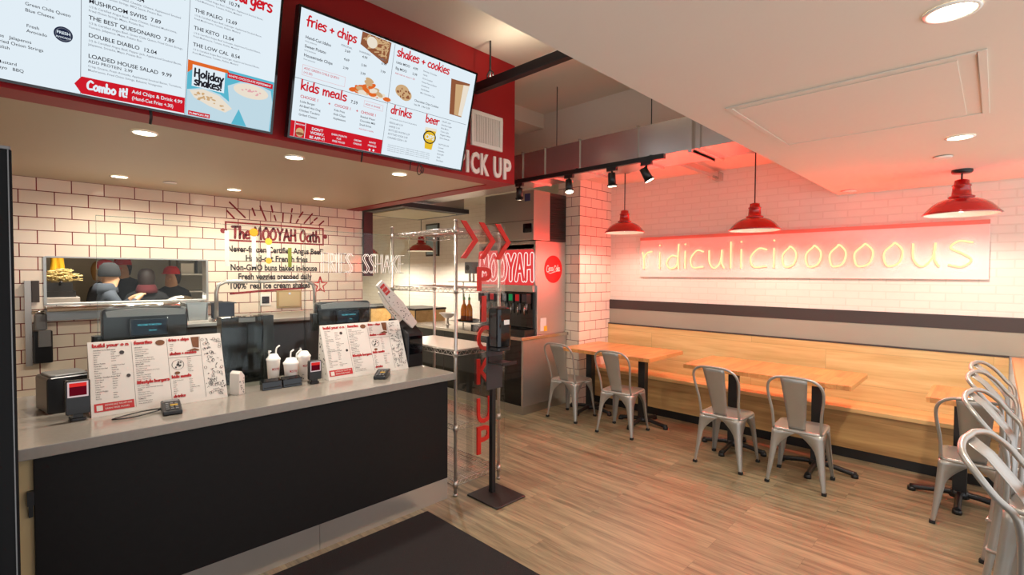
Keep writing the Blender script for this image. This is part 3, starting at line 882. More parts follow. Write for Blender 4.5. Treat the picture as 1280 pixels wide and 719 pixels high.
items = [(0.508, 'MOOYAH DOUBLE BURGER  8.84', 'Two 1/4 lb Certified Angus Beef Patties, Cheddar Cheese,', 'Lettuce, Tomato, Mayo, Potato Bun'),
         (0.443, 'HAMBURGER  9.84', '1/3 lb Certified Angus Beef, Cheddar Cheese, Applewood Smoked', 'Bacon, Fried Onion Strings, BBQ Sauce, Potato Bun'),
         (0.377, 'MUSHROOM SWISS  7.89', '1/3 lb Certified Angus Beef, Swiss Cheese, Sauteed Mushrooms,', 'Fried Onion Strings, Mayo, Potato Bun'),
         (0.314, 'THE BEST QUESONARIO  7.89', '1/3 lb Certified Angus Beef, Green Chile Queso, Fried Onion Strings,', 'Tomato, Jalapenos, Mayo, Potato Bun'),
         (0.246, 'DOUBLE DIABLO  12.04', '1/2 lb Certified Angus Beef, Pepper Jack, Applewood Smoked Bacon,', 'Jalapenos, Sriracha, Mayo, Potato Bun')]
for v, a, c, d in items:
    lines(t, 'menu_item', [(a, 0.48, v, 0.0225, 0.012, False), (c, 0.48, v - 0.018, 0.0118, 0.004, True), (d, 0.48, v - 0.033, 0.0118, 0.004, True)])
lines(t, 'menu_item', [('LOADED HOUSE SALAD  9.99', 0.48, 0.164, 0.0225, 0.012, False), ('ADD PROTEIN  2.99', 0.48, 0.144, 0.017, 0.006, False), ('Crisp Greens, Fresh Avocado, Applewood Smoked Bacon, Tomatoes,', 0.48, 0.127, 0.0118, 0.004, True), ('Mushrooms, Fried Onion Strings, Balsamic Vinaigrette', 0.48, 0.111, 0.0118, 0.004, True)])
for v, a in ((0.555, 'THE VEGAN  10.74'), (0.475, 'THE PALEO  12.69'), (0.399, 'THE KETO  12.04'), (0.327, 'THE LOW CAL  8.54')):
    lines(t, 'menu_item', [(a, 0.85, v, 0.0225, 0.012, False), ('1/3 lb Certified Angus Beef, Iceburger, Applewood Smoked Bacon,', 0.85, v - 0.018, 0.0108, 0.004, True), ('Fried Mushrooms, Tomato, Pickles, Mustard', 0.85, v - 0.033, 0.0108, 0.004, True)])
for u in (0.457, 0.831): rule(t, u - 0.001, 0.012, u + 0.001, 0.66)
b = MB(); poly2(b, [(0.437, 0.049), (0.46, 0.083), (0.829, 0.088), (0.829, 0.018), (0.46, 0.014)], o2); b.build('combo_arrow', E_red, t)
b = MB(); hand(b, 'Combo it!', 0.477, 0.036, 0.036, 0.0075, o3, fit=0.138)
put_text(b, 'Add Chips & Drink 4.99', 0.629, 0.059, 0.021, o3, bold=0.014, fit=0.19); put_text(b, '(Hand-Cut Fries +.30)', 0.629, 0.032, 0.021, o3, bold=0.014, fit=0.155)
b.build('combo_text', E_white, t)
b = MB(); disc(b, 0.403, 0.229, 0.029, 0.029, o2, 28); b.build('round_badge', E_navy, t)
b = MB(); disc(b, 0.403, 0.229, 0.024, 0.024, o3, 28); b.build('badge_ring', E_grey, t)
b = MB(); disc(b, 0.403, 0.229, 0.022, 0.022, o4, 28); b.build('badge_field', E_navy, t)
b = MB(); put_text(b, 'FRESH', 0.403, 0.229, 0.015, on(0.0066), 'c', 0.02); put_text(b, 'AVOCADO', 0.403, 0.214, 0.009, on(0.0066), 'c', 0.02); b.build('badge_text', E_white, t)
# Holiday shakes picture
b = MB(); rect(b, 0.834, 0.012, 1.218, 0.262, o1); b.build('picture_ground', E_blue, t)
b = MB(); poly2(b, [(0.834, 0.205), (0.834, 0.262), (1.0, 0.262), (1.01, 0.248), (0.95, 0.24), (0.9, 0.246), (0.86, 0.23)], o2); b.build('picture_flame', E_orange, t)
b = MB(); rect(b, 0.853, 0.15, 0.99, 0.246, o3); b.build('picture_note', E_white, t)
b = MB(); hand(b, 'Holiday', 0.86, 0.195, 0.036, 0.0075, o4, fit=0.125); hand(b, 'shakes!', 0.862, 0.158, 0.036, 0.0075, o4, fit=0.118); b.build('picture_title', E_black, t)
b = MB(); poly2(b, [(0.836, 0.013), (0.836, 0.13), (0.9, 0.152), (0.975, 0.14), (1.04, 0.10), (1.03, 0.013)], o2)
poly2(b, [(1.03, 0.013), (1.005, 0.19), (1.06, 0.222), (1.13, 0.232), (1.205, 0.215), (1.217, 0.16), (1.212, 0.013)], on(0.0030)); b.build('milkshake_cup', E_sky, t)
b = MB(); poly2(b, [(0.845, 0.128), (0.9, 0.146), (0.97, 0.132), (1.03, 0.085), (1.0, 0.06), (0.93, 0.075), (0.865, 0.10)], o3); b.build('pumpkin_shake', E_cream, t)
b = MB()
for k in range(22):
    a_ = random.uniform(0, 1); disc(b, 0.87 + 0.13 * a_ + random.uniform(-.01, .01), 0.118 - 0.045 * a_ + random.uniform(-.018, .02), random.uniform(.004, .009), random.uniform(.003, .006), o4, 7)
b.build('shake_crumbs', E_tan, t)
b = MB(); disc(b, 1.112, 0.188, 0.082, 0.034, o3, 28); b.build('mint_shake', E_cream, t)
b = MB()
for k in range(16):
    a_ = random.uniform(0, 2 * PI); r_ = random.uniform(0, .8); disc(b, 1.105 + .07 * r_ * math.cos(a_), 0.188 + .026 * r_ * math.sin(a_), .006, .0035, o4, 6)
b.build('mint_crumbs', E_pk, t)
b = MB(); poly2(b, [(1.03, 0.013), (1.06, 0.09), (1.10, 0.013)], o4); b.build('blue_corner', E_blue, t)
b = MB(); rect(b, 1.0, 0.226, 1.212, 0.25, o4); b.build('picture_label', E_red, t)
b = MB(); rect(b, 0.844, 0.016, 0.935, 0.036, o4); b.build('picture_label', E_red, t)
b = MB(); put_text(b, 'WHITE CHOCOLATE PEPPERMINT', 1.004, 0.233, 0.014, on(0.0066), bold=0.012, fit=0.2); b.build('picture_label_text', E_white, t)
b = MB(); put_text(b, 'PUMPKIN PIE', 0.848, 0.021, 0.013, on(0.0066), bold=0.012, fit=0.082); b.build('picture_label_text', E_white, t)
MB().tube([(0.70, 0.0, 0.004), (0.702, -0.005, -0.03), (0.70, 0.0, -0.06)], 0.006, 6).build('cable', M_blackm, t)

t = thing('menu_screen', 'right hanging menu screen listing fries and chips, shakes, kids meals, drinks and beer', 'screen', (1.082, 2.78, 2.40), rx=TILT)
screen_base(t)
title(t, 'fries + chips', 0.046, 0.588, 0.05, 0.0085, 0.285); title(t, 'kids meals', 0.046, 0.265, 0.05, 0.0085, 0.265)
title(t, 'shakes + cookies', 0.594, 0.602, 0.05, 0.0085, 0.40); title(t, 'drinks', 0.601, 0.268, 0.05, 0.0085, 0.155); title(t, 'beer', 0.863, 0.27, 0.05, 0.0085, 0.112)
for v, s_, p in ((0.524, 'Hand-Cut Idaho', ('3.69', '4.99', '6.99')), (0.479, 'Sweet Potato', ('4.69', '5.99', '7.99')), (0.434, 'Housemade Chips', ('2.99', '3.99', ''))):
    lines(t, 'menu_item', [(s_, 0.047, v, 0.0215, 0.012, False), ('fried potatoes', 0.047, v - 0.017, 0.011, 0.003, True)] + [(q, u, v, 0.019, 0.008, False) for u, q in zip((0.268, 0.375, 0.5), p) if q])
lines(t, 'size_heads', [('PERSONAL', 0.243, 0.548, 0.014, 0.005, True), ('SHAREABLE', 0.352, 0.548, 0.014, 0.005, True), ('FAMILY', 0.48, 0.548, 0.014, 0.005, True)])
b = MB(); frame2(b, 0.046, 0.338, 0.29, 0.392, 0.0018, o2); b.build('pink_frame', E_pk, t)
rlines(t, 'queso_note', [('ADD GREEN CHILE QUESO', 0.054, 0.37, 0.0165, 0.004), ('(+2.50)', 0.054, 0.349, 0.0165, 0.004)])
rule(t, 0.012, 0.316, 0.573, 0.3185); rule(t, 0.573, 0.012, 0.5755, 0.66); rule(t, 0.5755, 0.322, 1.205, 0.3245)
lines(t, 'price', [('7.59', 0.336, 0.262, 0.026, 0.008, False)])
b = MB(); frame2(b, 0.42, 0.262, 0.547, 0.298, 0.0018, o2); b.build('pink_frame', E_pk, t)
rlines(t, 'shake_note', [('ADD A SHAKE', 0.43, 0.274, 0.0155, 0.004)])
for u, ls in ((0.049, ('Little Burger', 'All-Beef Hot Dog', 'Chicken Tenders', 'Grilled Cheese')), (0.243, ('Kids Fries', 'Kids Chips', 'Applesauce')), (0.407, ('Bottled Water', 'Chocolate Milk', 'Small Drink'))):
    rlines(t, 'list_head', [('CHOOSE 1', u, 0.222, 0.021, 0.014)])
    lines(t, 'kids_list', [(s_, u, 0.197 - 0.0228 * k, 0.0165, 0.006, False) for k, s_ in enumerate(ls)])
rlines(t, 'plus_sign', [('+', 0.205, 0.219, 0.026, 0.02)]); rlines(t, 'plus_sign', [('+', 0.375, 0.219, 0.026, 0.02)])
rlines(t, 'kids_note', [('Kids Shake available', 0.407, 0.128, 0.012, 0.003)])
b = MB(); rect(b, 0.012, 0.012, 0.572, 0.096, o2); b.build('app_banner', E_red, t)
for k, (s_, p) in enumerate((('Little MOO', '4.99'), ('Big MOO', '5.99'))):
    lines(t, 'menu_item', [(s_, 0.596, 0.559 - 0.034 * k, 0.0205, 0.012, False), (p, 0.718, 0.559 - 0.034 * k, 0.0205, 0.008, False)])
rlines(t, 'malt_note', [('Add malt or mix-in +.50', 0.598, 0.498, 0.0145, 0.003)])
lines(t, 'shake_list', [(s_, 0.794, 0.566 - 0.0222 * k, 0.0135, 0.006, True) for k, s_ in enumerate(('Hershey Chocolate', 'Vanilla', 'Oreo Cookies', 'Reeses Peanut Butter', 'Strawberry', 'Vanilla Bean', 'Mint Chocolate Chip'))])
lines(t, 'cookie_item', [('Chocolate Chip Cookies', 0.758, 0.376, 0.018, 0.008, False, 0.19), ('1ea .99   3 for 2.59', 0.758, 0.352, 0.016, 0.006, False)])
lines(t, 'drinks_list', [(s_, 0.603, (0.232 if k == 0 else 0.205 - 0.0225 * (k - 1)), 0.0125 if k == 0 else 0.0155, 0.006, True) for k, s_ in enumerate(('We proudly serve Coca-Cola products', 'REGULAR 2.79', 'LARGE 3.19', 'BOTTLED WATER 2.29', 'BOTTLED SODA 2.99', 'CANNED SODA 1.99'))])
lines(t, 'small_print', [('Calories per item shown. 2,000 calories a day is used for advice.', 0.612, 0.074 - 0.012 * k, 0.0085, 0.004, True, 0.325) for k in range(4)])
lines(t, 'beer_list', [(s_, 0.995, 0.296 - 0.0215 * k, 0.0145, 0.006, True) for k, s_ in enumerate(('DRAFT 6.99', 'Brooklyn Lager', 'Blue Moon', 'Coors Light', 'Allagash White', 'Sierra Nevada')) if s_])
lines(t, 'beer_list', [(s_, 0.995, 0.296 - 0.0215 * (k + 7), 0.0145, 0.006, True) for k, s_ in enumerate(('BOTTLES 5.99', 'Corona', 'Heineken', 'Bud Light', 'Stella', 'Dos Equis'))])
for ls, size, bd in (((("DON'T", 0.16, 0.066), ('WORRY,', 0.162, 0.044), ('BE APP-Y!', 0.162, 0.02)), 0.021, 0.02), ((('EARN POINTS', 0.29, 0.062), ('FOR', 0.29, 0.044), ('FREE FOOD', 0.29, 0.026)), 0.015, 0.012),
                     ((('ORDER', 0.408, 0.056), ('ONLINE', 0.408, 0.036)), 0.015, 0.014), ((('INVITE', 0.505, 0.062), ('FRIENDS', 0.505, 0.042)), 0.015, 0.014)):
    b = MB()
    for s_, u, v in ls: put_text(b, s_, u, v, size, o3, 'c', bd)
    if ls[0][0] == 'INVITE': disc(b, 0.492, 0.023, 0.007, 0.007, o3, 10); disc(b, 0.518, 0.023, 0.007, 0.007, o3, 10)
    b.build('app_text', E_white, t)
b = MB(); rect(b, 0.033, 0.014, 0.036, 0.094, o3); rect(b, 0.090, 0.014, 0.093, 0.094, o3); put_text(b, 'MOOYAH', 0.0635, 0.078, 0.011, o3, 'c', 0.02)
b.build('app_phone', E_white, t)
b = MB(); disc(b, 0.0635, 0.040, 0.022, 0.024, o3); b.build('app_burger', E_tan, t)
b = MB(); disc(b, 0.0635, 0.033, 0.023, 0.008, o4); b.build('app_burger_patty', E_brown, t)
b = MB(); poly2(b, [(0.356, 0.592), (0.36, 0.662), (0.549, 0.660), (0.543, 0.545), (0.53, 0.53)], o1); b.build('fries_tray', E_brown, t)
b = MB()
for k in range(70):
    u, v = random.uniform(0.385, 0.53), random.uniform(0.558, 0.652)
    if v < 0.60 - (u - 0.385) * 0.38 + 0.005: continue
    a_ = random.uniform(0, PI); l = random.uniform(.012, .024)
    ribbon(b, [(u - l * math.cos(a_), v - l * math.sin(a_) * .8), (u + l * math.cos(a_), v + l * math.sin(a_) * .8)], .006, on(0.0022 + k * 1e-5))
b.build('fries_picture', E_tan, t)
b = MB(); disc(b, 0.425, 0.622, 0.033, 0.031, o3); b.build('dip_cup', E_cream, t)
b = MB(); cl = MB(); dk = MB()
for k in range(40):
    u = random.gauss(0.435, 0.05); v = 0.338 + max(0, random.gauss(0.028, 0.02)) * max(0, 1 - abs(u - 0.435) / 0.12)
    q = (b, cl, dk)[k % 3]; a_ = random.uniform(-.6, .6)
    pts = [(u + (.028 * math.cos(x) * math.cos(a_) - .013 * math.sin(x) * math.sin(a_)), v + (.028 * math.cos(x) * math.sin(a_) + .013 * math.sin(x) * math.cos(a_))) for x in [2 * PI * i / 10 for i in range(10)]]
    poly2(q, pts, on(0.0022 + k * 2e-5))
b.build('chips_picture', E_tan, t); cl.build('chips_highlight', E_cream, t); dk.build('chips_shade', E_orange, t)
b = MB(); cl = MB()
disc(b, 0.665, 0.412, 0.05, 0.038, o1); disc(b, 0.69, 0.395, 0.045, 0.034, o2)
for k in range(16):
    disc(cl, 0.672 + random.uniform(-.04, .045), 0.405 + random.uniform(-.03, .03), random.uniform(.004, .011), random.uniform(.004, .008), o3, 8)
b.build('cookies_picture', E_tan, t); cl.build('cookie_chips', E_brown, t)
b = MB(); poly2(b, [(1.018, 0.585), (1.18, 0.592), (1.15, 0.362), (1.045, 0.362)], o1); b.build('shake_picture', E_brown, t)
b = MB(); poly2(b, [(1.06, 0.56), (1.178, 0.58), (1.15, 0.366), (1.085, 0.366)], o2); b.build('shake_picture_light', E_tan, t)
b = MB(); poly2(b, [(1.125, 0.57), (1.176, 0.575), (1.149, 0.37), (1.12, 0.37)], o3); b.build('shake_picture_highlight', E_cream, t)
b = MB(); poly2(b, [(0.872, 0.235), (0.962, 0.24), (0.945, 0.103), (0.888, 0.103)], o1); b.build('beer_picture', E_yellow, t)
b = MB(); poly2(b, [(0.870, 0.222), (0.963, 0.226), (0.962, 0.243), (0.871, 0.238)], o2); b.build('beer_foam', E_cream, t)
b = MB(); disc(b, 0.914, 0.18, 0.052, 0.042, o2, 24); b.build('beer_badge', E_black, t)
b = MB(); disc(b, 0.914, 0.18, 0.044, 0.035, o3, 24); b.build('beer_badge_field', E_yellow, t)
b = MB(); put_text(b, 'OFS', 0.914, 0.166, 0.042, o4, 'c', 0.03); b.build('beer_badge_text', E_white, t)
MB().tube([(0.45, 0.0, 0.004), (0.45, 0.0, -0.06)], 0.005, 6).build('cable', M_blackm, t)
MB().tube([(0.80, 0.0, 0.002), (0.80, 0.0, -0.055)], 0.003, 6).build('cable', M_blackm, t)
MB().tube([(0.865, 0, 0), (0.855, -.002, -0.045), (0.875, 0, -0.075), (0.895, -.002, -0.045), (0.875, 0, -0.01), (0.905, 0, -0.03), (0.90, -.002, -0.06), (0.88, 0, -0.04)], 0.003, 6, smooth_path=5).build('cable', M_blackm, t)

# ================================================================ THE OATH lettering on the tiles
t = thing('wall_lettering', 'red and black painted oath lettering with rays and a star on the tiled kitchen wall', 'lettering', (0, YB, 0))
oo = on(0.002)
b = MB(); frame2(b, 1.515, 1.975, 2.52, 2.17, 0.016, oo)
for x in (1.50, 2.535):
    disc(b, x, 2.075, 0.026, 0.026, oo, 14)
b.build('banner_frame', M_redd, t)
b = MB(); hand(b, 'The MOOYAH Oath', 1.575, 2.008, 0.118, 0.023, oo, fit=0.90); b.build('banner_text', M_redd, t)
b = MB()
for (xa, za, xb, zb) in ((1.535, 2.275, 1.60, 2.205), (1.56, 2.36, 1.70, 2.22), (1.77, 2.32, 1.795, 2.25), (1.845, 2.35, 1.90, 2.21), (1.955, 2.365, 1.968, 2.30), (1.985, 2.265, 2.0, 2.215), (2.075, 2.30, 2.07, 2.205), (2.17, 2.355, 2.163, 2.32),
                         (2.163, 2.285, 2.15, 2.205), (2.285, 2.33, 2.245, 2.27), (2.235, 2.245, 2.215, 2.21), (2.39, 2.32, 2.30, 2.21), (2.445, 2.28, 2.41, 2.25), (2.395, 2.23, 2.375, 2.21), (2.52, 2.25, 2.465, 2.20)):
    ribbon(b, [(xa, za), (xb, zb)], 0.016, oo)
b.build('rays', M_redd, t)
b = MB()
for s_, u0, u1, v in (('Never-frozen Certified Angus Beef*', 1.535, 2.515, 1.865), ('Hand-cut French fries', 1.70, 2.335, 1.775), ('Non-GMO buns baked in-house', 1.56, 2.44, 1.68), ('Fresh veggies prepped daily', 1.63, 2.38, 1.588), ("'100%' real ice cream shakes", 1.535, 2.36, 1.495)):
    put_text(b, s_, u0, v + 0.006, 0.088, oo, bold=0.032, fit=u1 - u0)
b.build('oath_text', M_blackv, t)
b = MB(); ribbon(b, [(1.56, 1.452), (1.9, 1.478), (2.30, 1.498)], 0.02, oo); b.build('underline', M_redd, t)
b = MB()
st = []
for k in range(10):
    r_ = 0.085 if k % 2 == 0 else 0.034; a_ = PI / 2 + k * PI / 5
    st.append((2.475 + r_ * math.cos(a_), 1.525 + r_ * 1.1 * math.sin(a_)))
st.append(st[0])
ribbon(b, st, 0.018, oo); b.build('star', M_redv, t)

# ================================================================ KITCHEN BACK LINE
t = thing('pass_shelf', 'polished steel shelf under the kitchen pass window', 'shelf', (0, YB, 0))
MB().box(0.215, -0.24, 1.372, 1.42, 0.0, 1.384).build('shelf_top', M_steel, t)
MB().tube([(0.215, -0.245, 1.372), (1.42, -0.245, 1.375)], 0.022, 12).build('rolled_edge', M_chrome, t)
for x in (0.72, 1.3):
    MB().prism([(-0.2, 1.372), (0.0, 1.372), (0.0, 1.22)], 'x', x, x + 0.012).build('bracket', M_steel, t)
tag(MB().box(0.22, YB - 0.006, 1.265, 0.66, YB, 1.355).build('splash_plate', M_steel), 'small polished steel plate on the tiles below the pass shelf', 'plate')

t = thing('prep_station', 'steel topped prep station in front of the lettered kitchen tiles', 'counter', (0, 0, 0))
MB().box(0.92, 4.45, 1.235, 2.42, 5.2, 1.265).build('top', M_steel, t, bevel=0.004)
MB().box(0.95, 4.5, 0.0, 2.40, 5.18, 1.235).build('body', M_blackm, t)
t = thing('counter_rail', 'arched brushed steel rail standing on the front of the prep station', 'rail', (0, 0, 0))
MB().tube([(1.19, 4.52, 1.266), (1.19, 4.52, 1.50), (1.205, 4.52, 1.56), (1.26, 4.52, 1.588), (1.93, 4.52, 1.588), (1.985, 4.52, 1.56), (2.0, 4.52, 1.50), (2.0, 4.52, 1.266)], 0.0155, 12).build('arched_rail', M_steelz, t)
for x in (1.19, 2.0):
    MB().lathe([(0.03, 0), (0.03, 0.012), (0.018, 0.02)], (x, 4.52, 1.265), 16).build('rail_foot', M_chrome, t)
t = thing('wall_outlet', 'small black outlet on a white plate on the tiles under the red underline', 'outlet', (1.888, YB, 1.38))
MB().rbox(-0.055, -0.008, -0.06, 0.055, 0, 0.06, 0.008, axis='y').build('plate', M_enamw, t)
MB().rbox(-0.036, -0.014, -0.036, 0.036, -0.008, 0.036, 0.004, axis='y').build('socket', M_blackp, t)
t = thing('wall_hatch', 'small beige metal access door on the tiles beside the red star', 'hatch', (2.13, YB, 1.38))
MB().box(-0.13, -0.012, -0.095, 0.13, 0, 0.095).build('frame', pmat('beige_metal', (176, 158, 110), 0.4, metal=0.4), t, bevel=0.003)
MB().box(-0.11, -0.017, -0.077, 0.11, -0.012, 0.077).build('door', pmat('beige_metal_light', (198, 182, 136), 0.4, metal=0.3), t, bevel=0.002)
MB().cyl((0, -0.02, 0.06), (0, -0.012, 0.06), 0.012, n=10).build('latch', M_chrome, t)

def bin_(x, y, z, w_, d, h, m, label, name='steel_bin'):
    t = thing(name, label, 'bin', (x, y, z))
    b = MB(); tk = 0.006; ta = 0.012
    b.prism([(-w_ / 2, h), (-w_ / 2 + ta, 0), (w_ / 2 - ta, 0), (w_ / 2, h), (w_ / 2 - tk, h), (w_ / 2 - ta - tk, tk), (-w_ / 2 + ta + tk, tk), (-w_ / 2 + tk, h)], 'y', -d / 2, d / 2)
    b.box(-w_ / 2, -d / 2, 0.004, w_ / 2, -d / 2 + tk, h).box(-w_ / 2, d / 2 - tk, 0.004, w_ / 2, d / 2, h)
    b.build('pan', m, t)
    b = MB(); b.box(-w_ / 2 - 0.012, -d / 2 - 0.012, h - 0.004, w_ / 2 + 0.012, -d / 2 + 0.004, h + 0.004).box(-w_ / 2 - 0.012, d / 2 - 0.004, h - 0.004, w_ / 2 + 0.012, d / 2 + 0.012, h + 0.004)
    b.box(-w_ / 2 - 0.012, -d / 2, h - 0.004, -w_ / 2 + 0.004, d / 2, h + 0.004).box(w_ / 2 - 0.004, -d / 2, h - 0.004, w_ / 2 + 0.012, d / 2, h + 0.004)
    b.build('rim', m, t)
bin_(1.055, 4.62, 1.265, 0.15, 0.2, 0.155, M_steel, 'steel pan left of the arched rail on the prep station', 'steel_pan')
bin_(1.29, 4.72, 1.265, 0.13, 0.18, 0.14, pmat('blue_plastic_bin', (38, 46, 62), 0.35), 'dark blue plastic bin behind the left leg of the arched rail', 'plastic_bin')
tag(MB().rbox(0.96, 4.46, 1.265, 1.12, 4.51, 1.282, 0.006).build('paper_stack', M_paper), 'flat white paper stack at the left front edge of the prep station', 'paper')

# left wall hand-wash fittings
t = thing('towel_dispenser', 'steel strip with a black box and paper towel roll beside the left kitchen wall', 'dispenser', (0.147, 5.42, 0))
MB().box(-0.05, -0.02, 0.92, -0.012, 0.03, 1.59).build('steel_strip', M_steelz, t)
MB().rbox(-0.012, -0.03, 1.42, 0.035, 0.02, 1.59, 0.006).build('control_box', M_charc, t)
MB().cyl((-0.012, -0.03, 1.34), (0.06, -0.03, 1.34), 0.014, n=10).build('roll_bar', M_chrome, t)
MB().rbox(0.0, -0.06, 1.20, 0.075, 0.0, 1.325, 0.02).build('towel_roll', M_greyp, t)
MB().rbox(-0.01, -0.06, 0.94, 0.105, 0.02, 1.19, 0.012).build('dispenser_box', M_blackp, t)
MB().rbox(0.02, -0.085, 1.07, 0.095, -0.06, 1.20, 0.008).build('towel_sheet', M_greyp, t)

# ================================================================ THINGS ON THE COUNTER
Z = CZ
def board(x, y, wdt, label, seed):
    t = thing('menu_board', label, 'menu board', (x, y, Z))
    hb, lean, back = 0.362, 0.135, 0.17
    MB().prism([(0, 0), (lean, hb), (lean + 0.006, hb), (back, 0)], 'x', 0, wdt).build('card', M_paper, t, bevel=0.001)
    n = Vector((0, -hb, lean)).normalized(); L = math.hypot(hb, lean)
    def fr(d):
        return lambda u, v: (u * wdt, v * lean + n.y * d, v * hb + n.z * d)
    f1, f2, f3 = fr(0.0008), fr(0.0014), fr(0.002)
    K, R = MB(), MB()
    rnd = random.Random(seed)
    def hd(s_, u, v, s, fit): 
        q_ = MB(); hand(q_, s_, u, v, s, 0.0105, f2, fit=fit); q_.build('title', M_inkr, t)
    hd('build your own', 0.03, 0.925, 0.045, 0.245); hd('favorites', 0.315, 0.925, 0.045, 0.13)
    hd('fries + chips', 0.57, 0.93, 0.038, 0.16); hd('shakes + cookies', 0.57, 0.725, 0.038, 0.21); hd('kids meals', 0.57, 0.385, 0.04, 0.15)
    hd('lifestyle burgers', 0.315, 0.365, 0.04, 0.235); hd('drinks', 0.57, 0.105, 0.036, 0.09)
    rect(R, 0.02, 0.06, 0.285, 0.17, f1)
    for u in (0.295, 0.555): rect(K, u, 0.06, u + 0.0022, 0.97, f1)
    rect(K, 0.82, 0.05, 0.8225, 0.97, f1); rect(K, 0.555, 0.68, 0.82, 0.684, f1)
    words = ['Lettuce', 'Tomato', 'Cheddar', 'Certified Angus Beef', 'Pickles', 'Jalapenos', 'Mustard', 'Bacon', 'Potato Bun', 'Swiss', 'Onion Strings', 'Ketchup']
    for k in range(22):
        v = 0.875 - k * 0.031
        if k % 6 == 0: put_text(K, rnd.choice(words) + ' ' + rnd.choice(words), 0.035, v, 0.022, f2, bold=0.018, xs=0.62)
        else:
            put_text(K, rnd.choice(words), 0.035, v, 0.017, f2, bold=0.018, xs=0.62); put_text(K, rnd.choice(words), 0.15, v, 0.017, f2, bold=0.018, xs=0.62)
    for k in range(27):
        v = 0.87 - k * 0.03
        if 0.34 < v < 0.42: continue
        put_text(K, (rnd.choice(words).upper() if k % 4 == 0 else rnd.choice(words) + ', ' + rnd.choice(words) + ', ' + rnd.choice(words)), 0.315, v, 0.021 if k % 4 == 0 else 0.015, f2, bold=0.024 if k % 4 == 0 else 0.016, xs=0.6)
    for k in range(26):
        v = 0.88 - k * 0.03
        if 0.69 < v < 0.79 or 0.35 < v < 0.44 or v < 0.15: continue
        put_text(K, rnd.choice(words), 0.575 if v > .7 or v < .38 else 0.70, v, 0.016, f2, bold=0.018, xs=0.6)
        if v < .36: put_text(K, rnd.choice(words), 0.70, v, 0.016, f2, bold=0.018, xs=0.6)
    # round stamps and doodles of the right-hand strip
    for (u, v, r_) in ((0.225, 0.83, 0.028), (0.26, 0.5, 0.024)):
        disc(K, u, v, r_ * 0.62, r_, f2, 12)
    cir = [(0.625 + 0.046 * math.cos(a_), 0.575 + 0.072 * math.sin(a_)) for a_ in [2 * PI * k / 20 for k in range(21)]]
    ribbon(K, cir, 0.004, f2)
    for k in range(9): disc(K, 0.625 + rnd.uniform(-.025, .025), 0.575 + rnd.uniform(-.04, .04), 0.008, 0.012, f2, 8)
    for k in range(85):
        u, v = rnd.uniform(0.835, 0.985), rnd.uniform(0.06, 0.95)
        q = rnd.random()
        if q < .3:
            c_ = [(u + 0.011 * math.cos(a_), v + 0.02 * math.sin(a_)) for a_ in [2 * PI * k2 / 9 for k2 in range(10)]]
            ribbon(K, c_, 0.0035, f2)
        elif q < .6:
            ribbon(K, [(u + rnd.uniform(-.016, .016), v + rnd.uniform(-.03, .03)) for _ in range(4)], 0.004, f2)
        elif q < .85:
            disc(K, u, v, rnd.uniform(.003, .008), rnd.uniform(.006, .013), f2, 7)
        else:
            put_text(K, rnd.choice(('moo', 'yum', 'fresh')), u - .02, v, 0.035, f2, bold=0.01, xs=0.6)
    K.build('printed_text', M_ink, t); R.build('red_strip', M_inkr, t)
    B = MB(); disc(B, 0.505, 0.925, 0.036, 0.04, f2, 14); poly2(B, [(0.745, 0.97), (0.815, 0.97), (0.805, 0.80), (0.755, 0.82)], f2)
    poly2(B, [(0.70, 0.765), (0.77, 0.80), (0.81, 0.77), (0.80, 0.755)], f2); disc(B, 0.615, 0.455, 0.022, 0.022, f2, 12)
    B.build('food_pictures', M_brownp, t)
    W = MB(); rect(W, 0.035, 0.075, 0.075, 0.145, f2); put_text(W, 'DOWNLOAD THE APP AND', 0.09, 0.13, 0.03, f2, bold=0.01, fit=0.18); put_text(W, 'EARN FREE FOOD', 0.09, 0.085, 0.03, f2, bold=0.01, fit=0.16)
    W.build('white_print', M_paper, t)
    S = MB(); sd = lambda u, v: (-0.0008, u, v)
    for k in range(16):
        v = rnd.uniform(0.03, 0.3); lo_ = lean * v / hb; hi_ = back - (back - lean) * v / hb
        u = rnd.uniform(lo_ + 0.012, max(lo_ + 0.014, hi_ - 0.012))
        disc(S, u, v, rnd.uniform(.003, .007), rnd.uniform(.004, .009), sd, 7)
    S.build('side_doodles', M_ink, t)
board(0.285, 3.195, 0.61, 'left white tent menu board on the counter, right of the napkin dispenser', 3)
board(1.512, 3.205, 0.635, 'right white tent menu board on the counter, below the leaning paper bag', 5)

def pane(x0, x1, z0, z1, label, notch=False):
    t = thing('glass_screen', label, 'glass', (x0, 3.40, 0), group='clear glass screens along the counter')
    if notch:      # cut out around the printer
        MB().prism([(0, z0), (0.63, z0), (0.63, 1.34), (x1 - x0, 1.34), (x1 - x0, z1), (0, z1)], 'y', -0.003, 0.003).build('pane', M_glass, t)
        z2 = 1.34
    else:
        MB().box(0, -0.003, z0, x1 - x0, 0.003, z1).build('pane', M_glass, t)
        z2 = z0
    b = MB().box(-0.0008, -0.0031, z0, 0.0008, 0.0031, z1).box(x1 - x0 - 0.0008, -0.0031, z2, x1 - x0 + 0.0008, 0.0031, z1).box(0, -0.0034, z1 - 0.002, x1 - x0, 0.0034, z1 + 0.001)
    b.build('polished_edge', M_gedge, t)
    return t
pA = pane(0.335, 1.139, Z, 1.96, 'clear glass screen behind the left menu board, ending at the black box')
pB = pane(1.146, 1.432, Z, 1.96, 'narrow clear glass screen behind the paper cups')
pC = pane(1.440, 2.285, Z, 1.96, 'clear glass screen behind the right menu board with thin white lettering', notch=True)
b = MB(); fC = lambda u, v: (u, -0.0042, v)
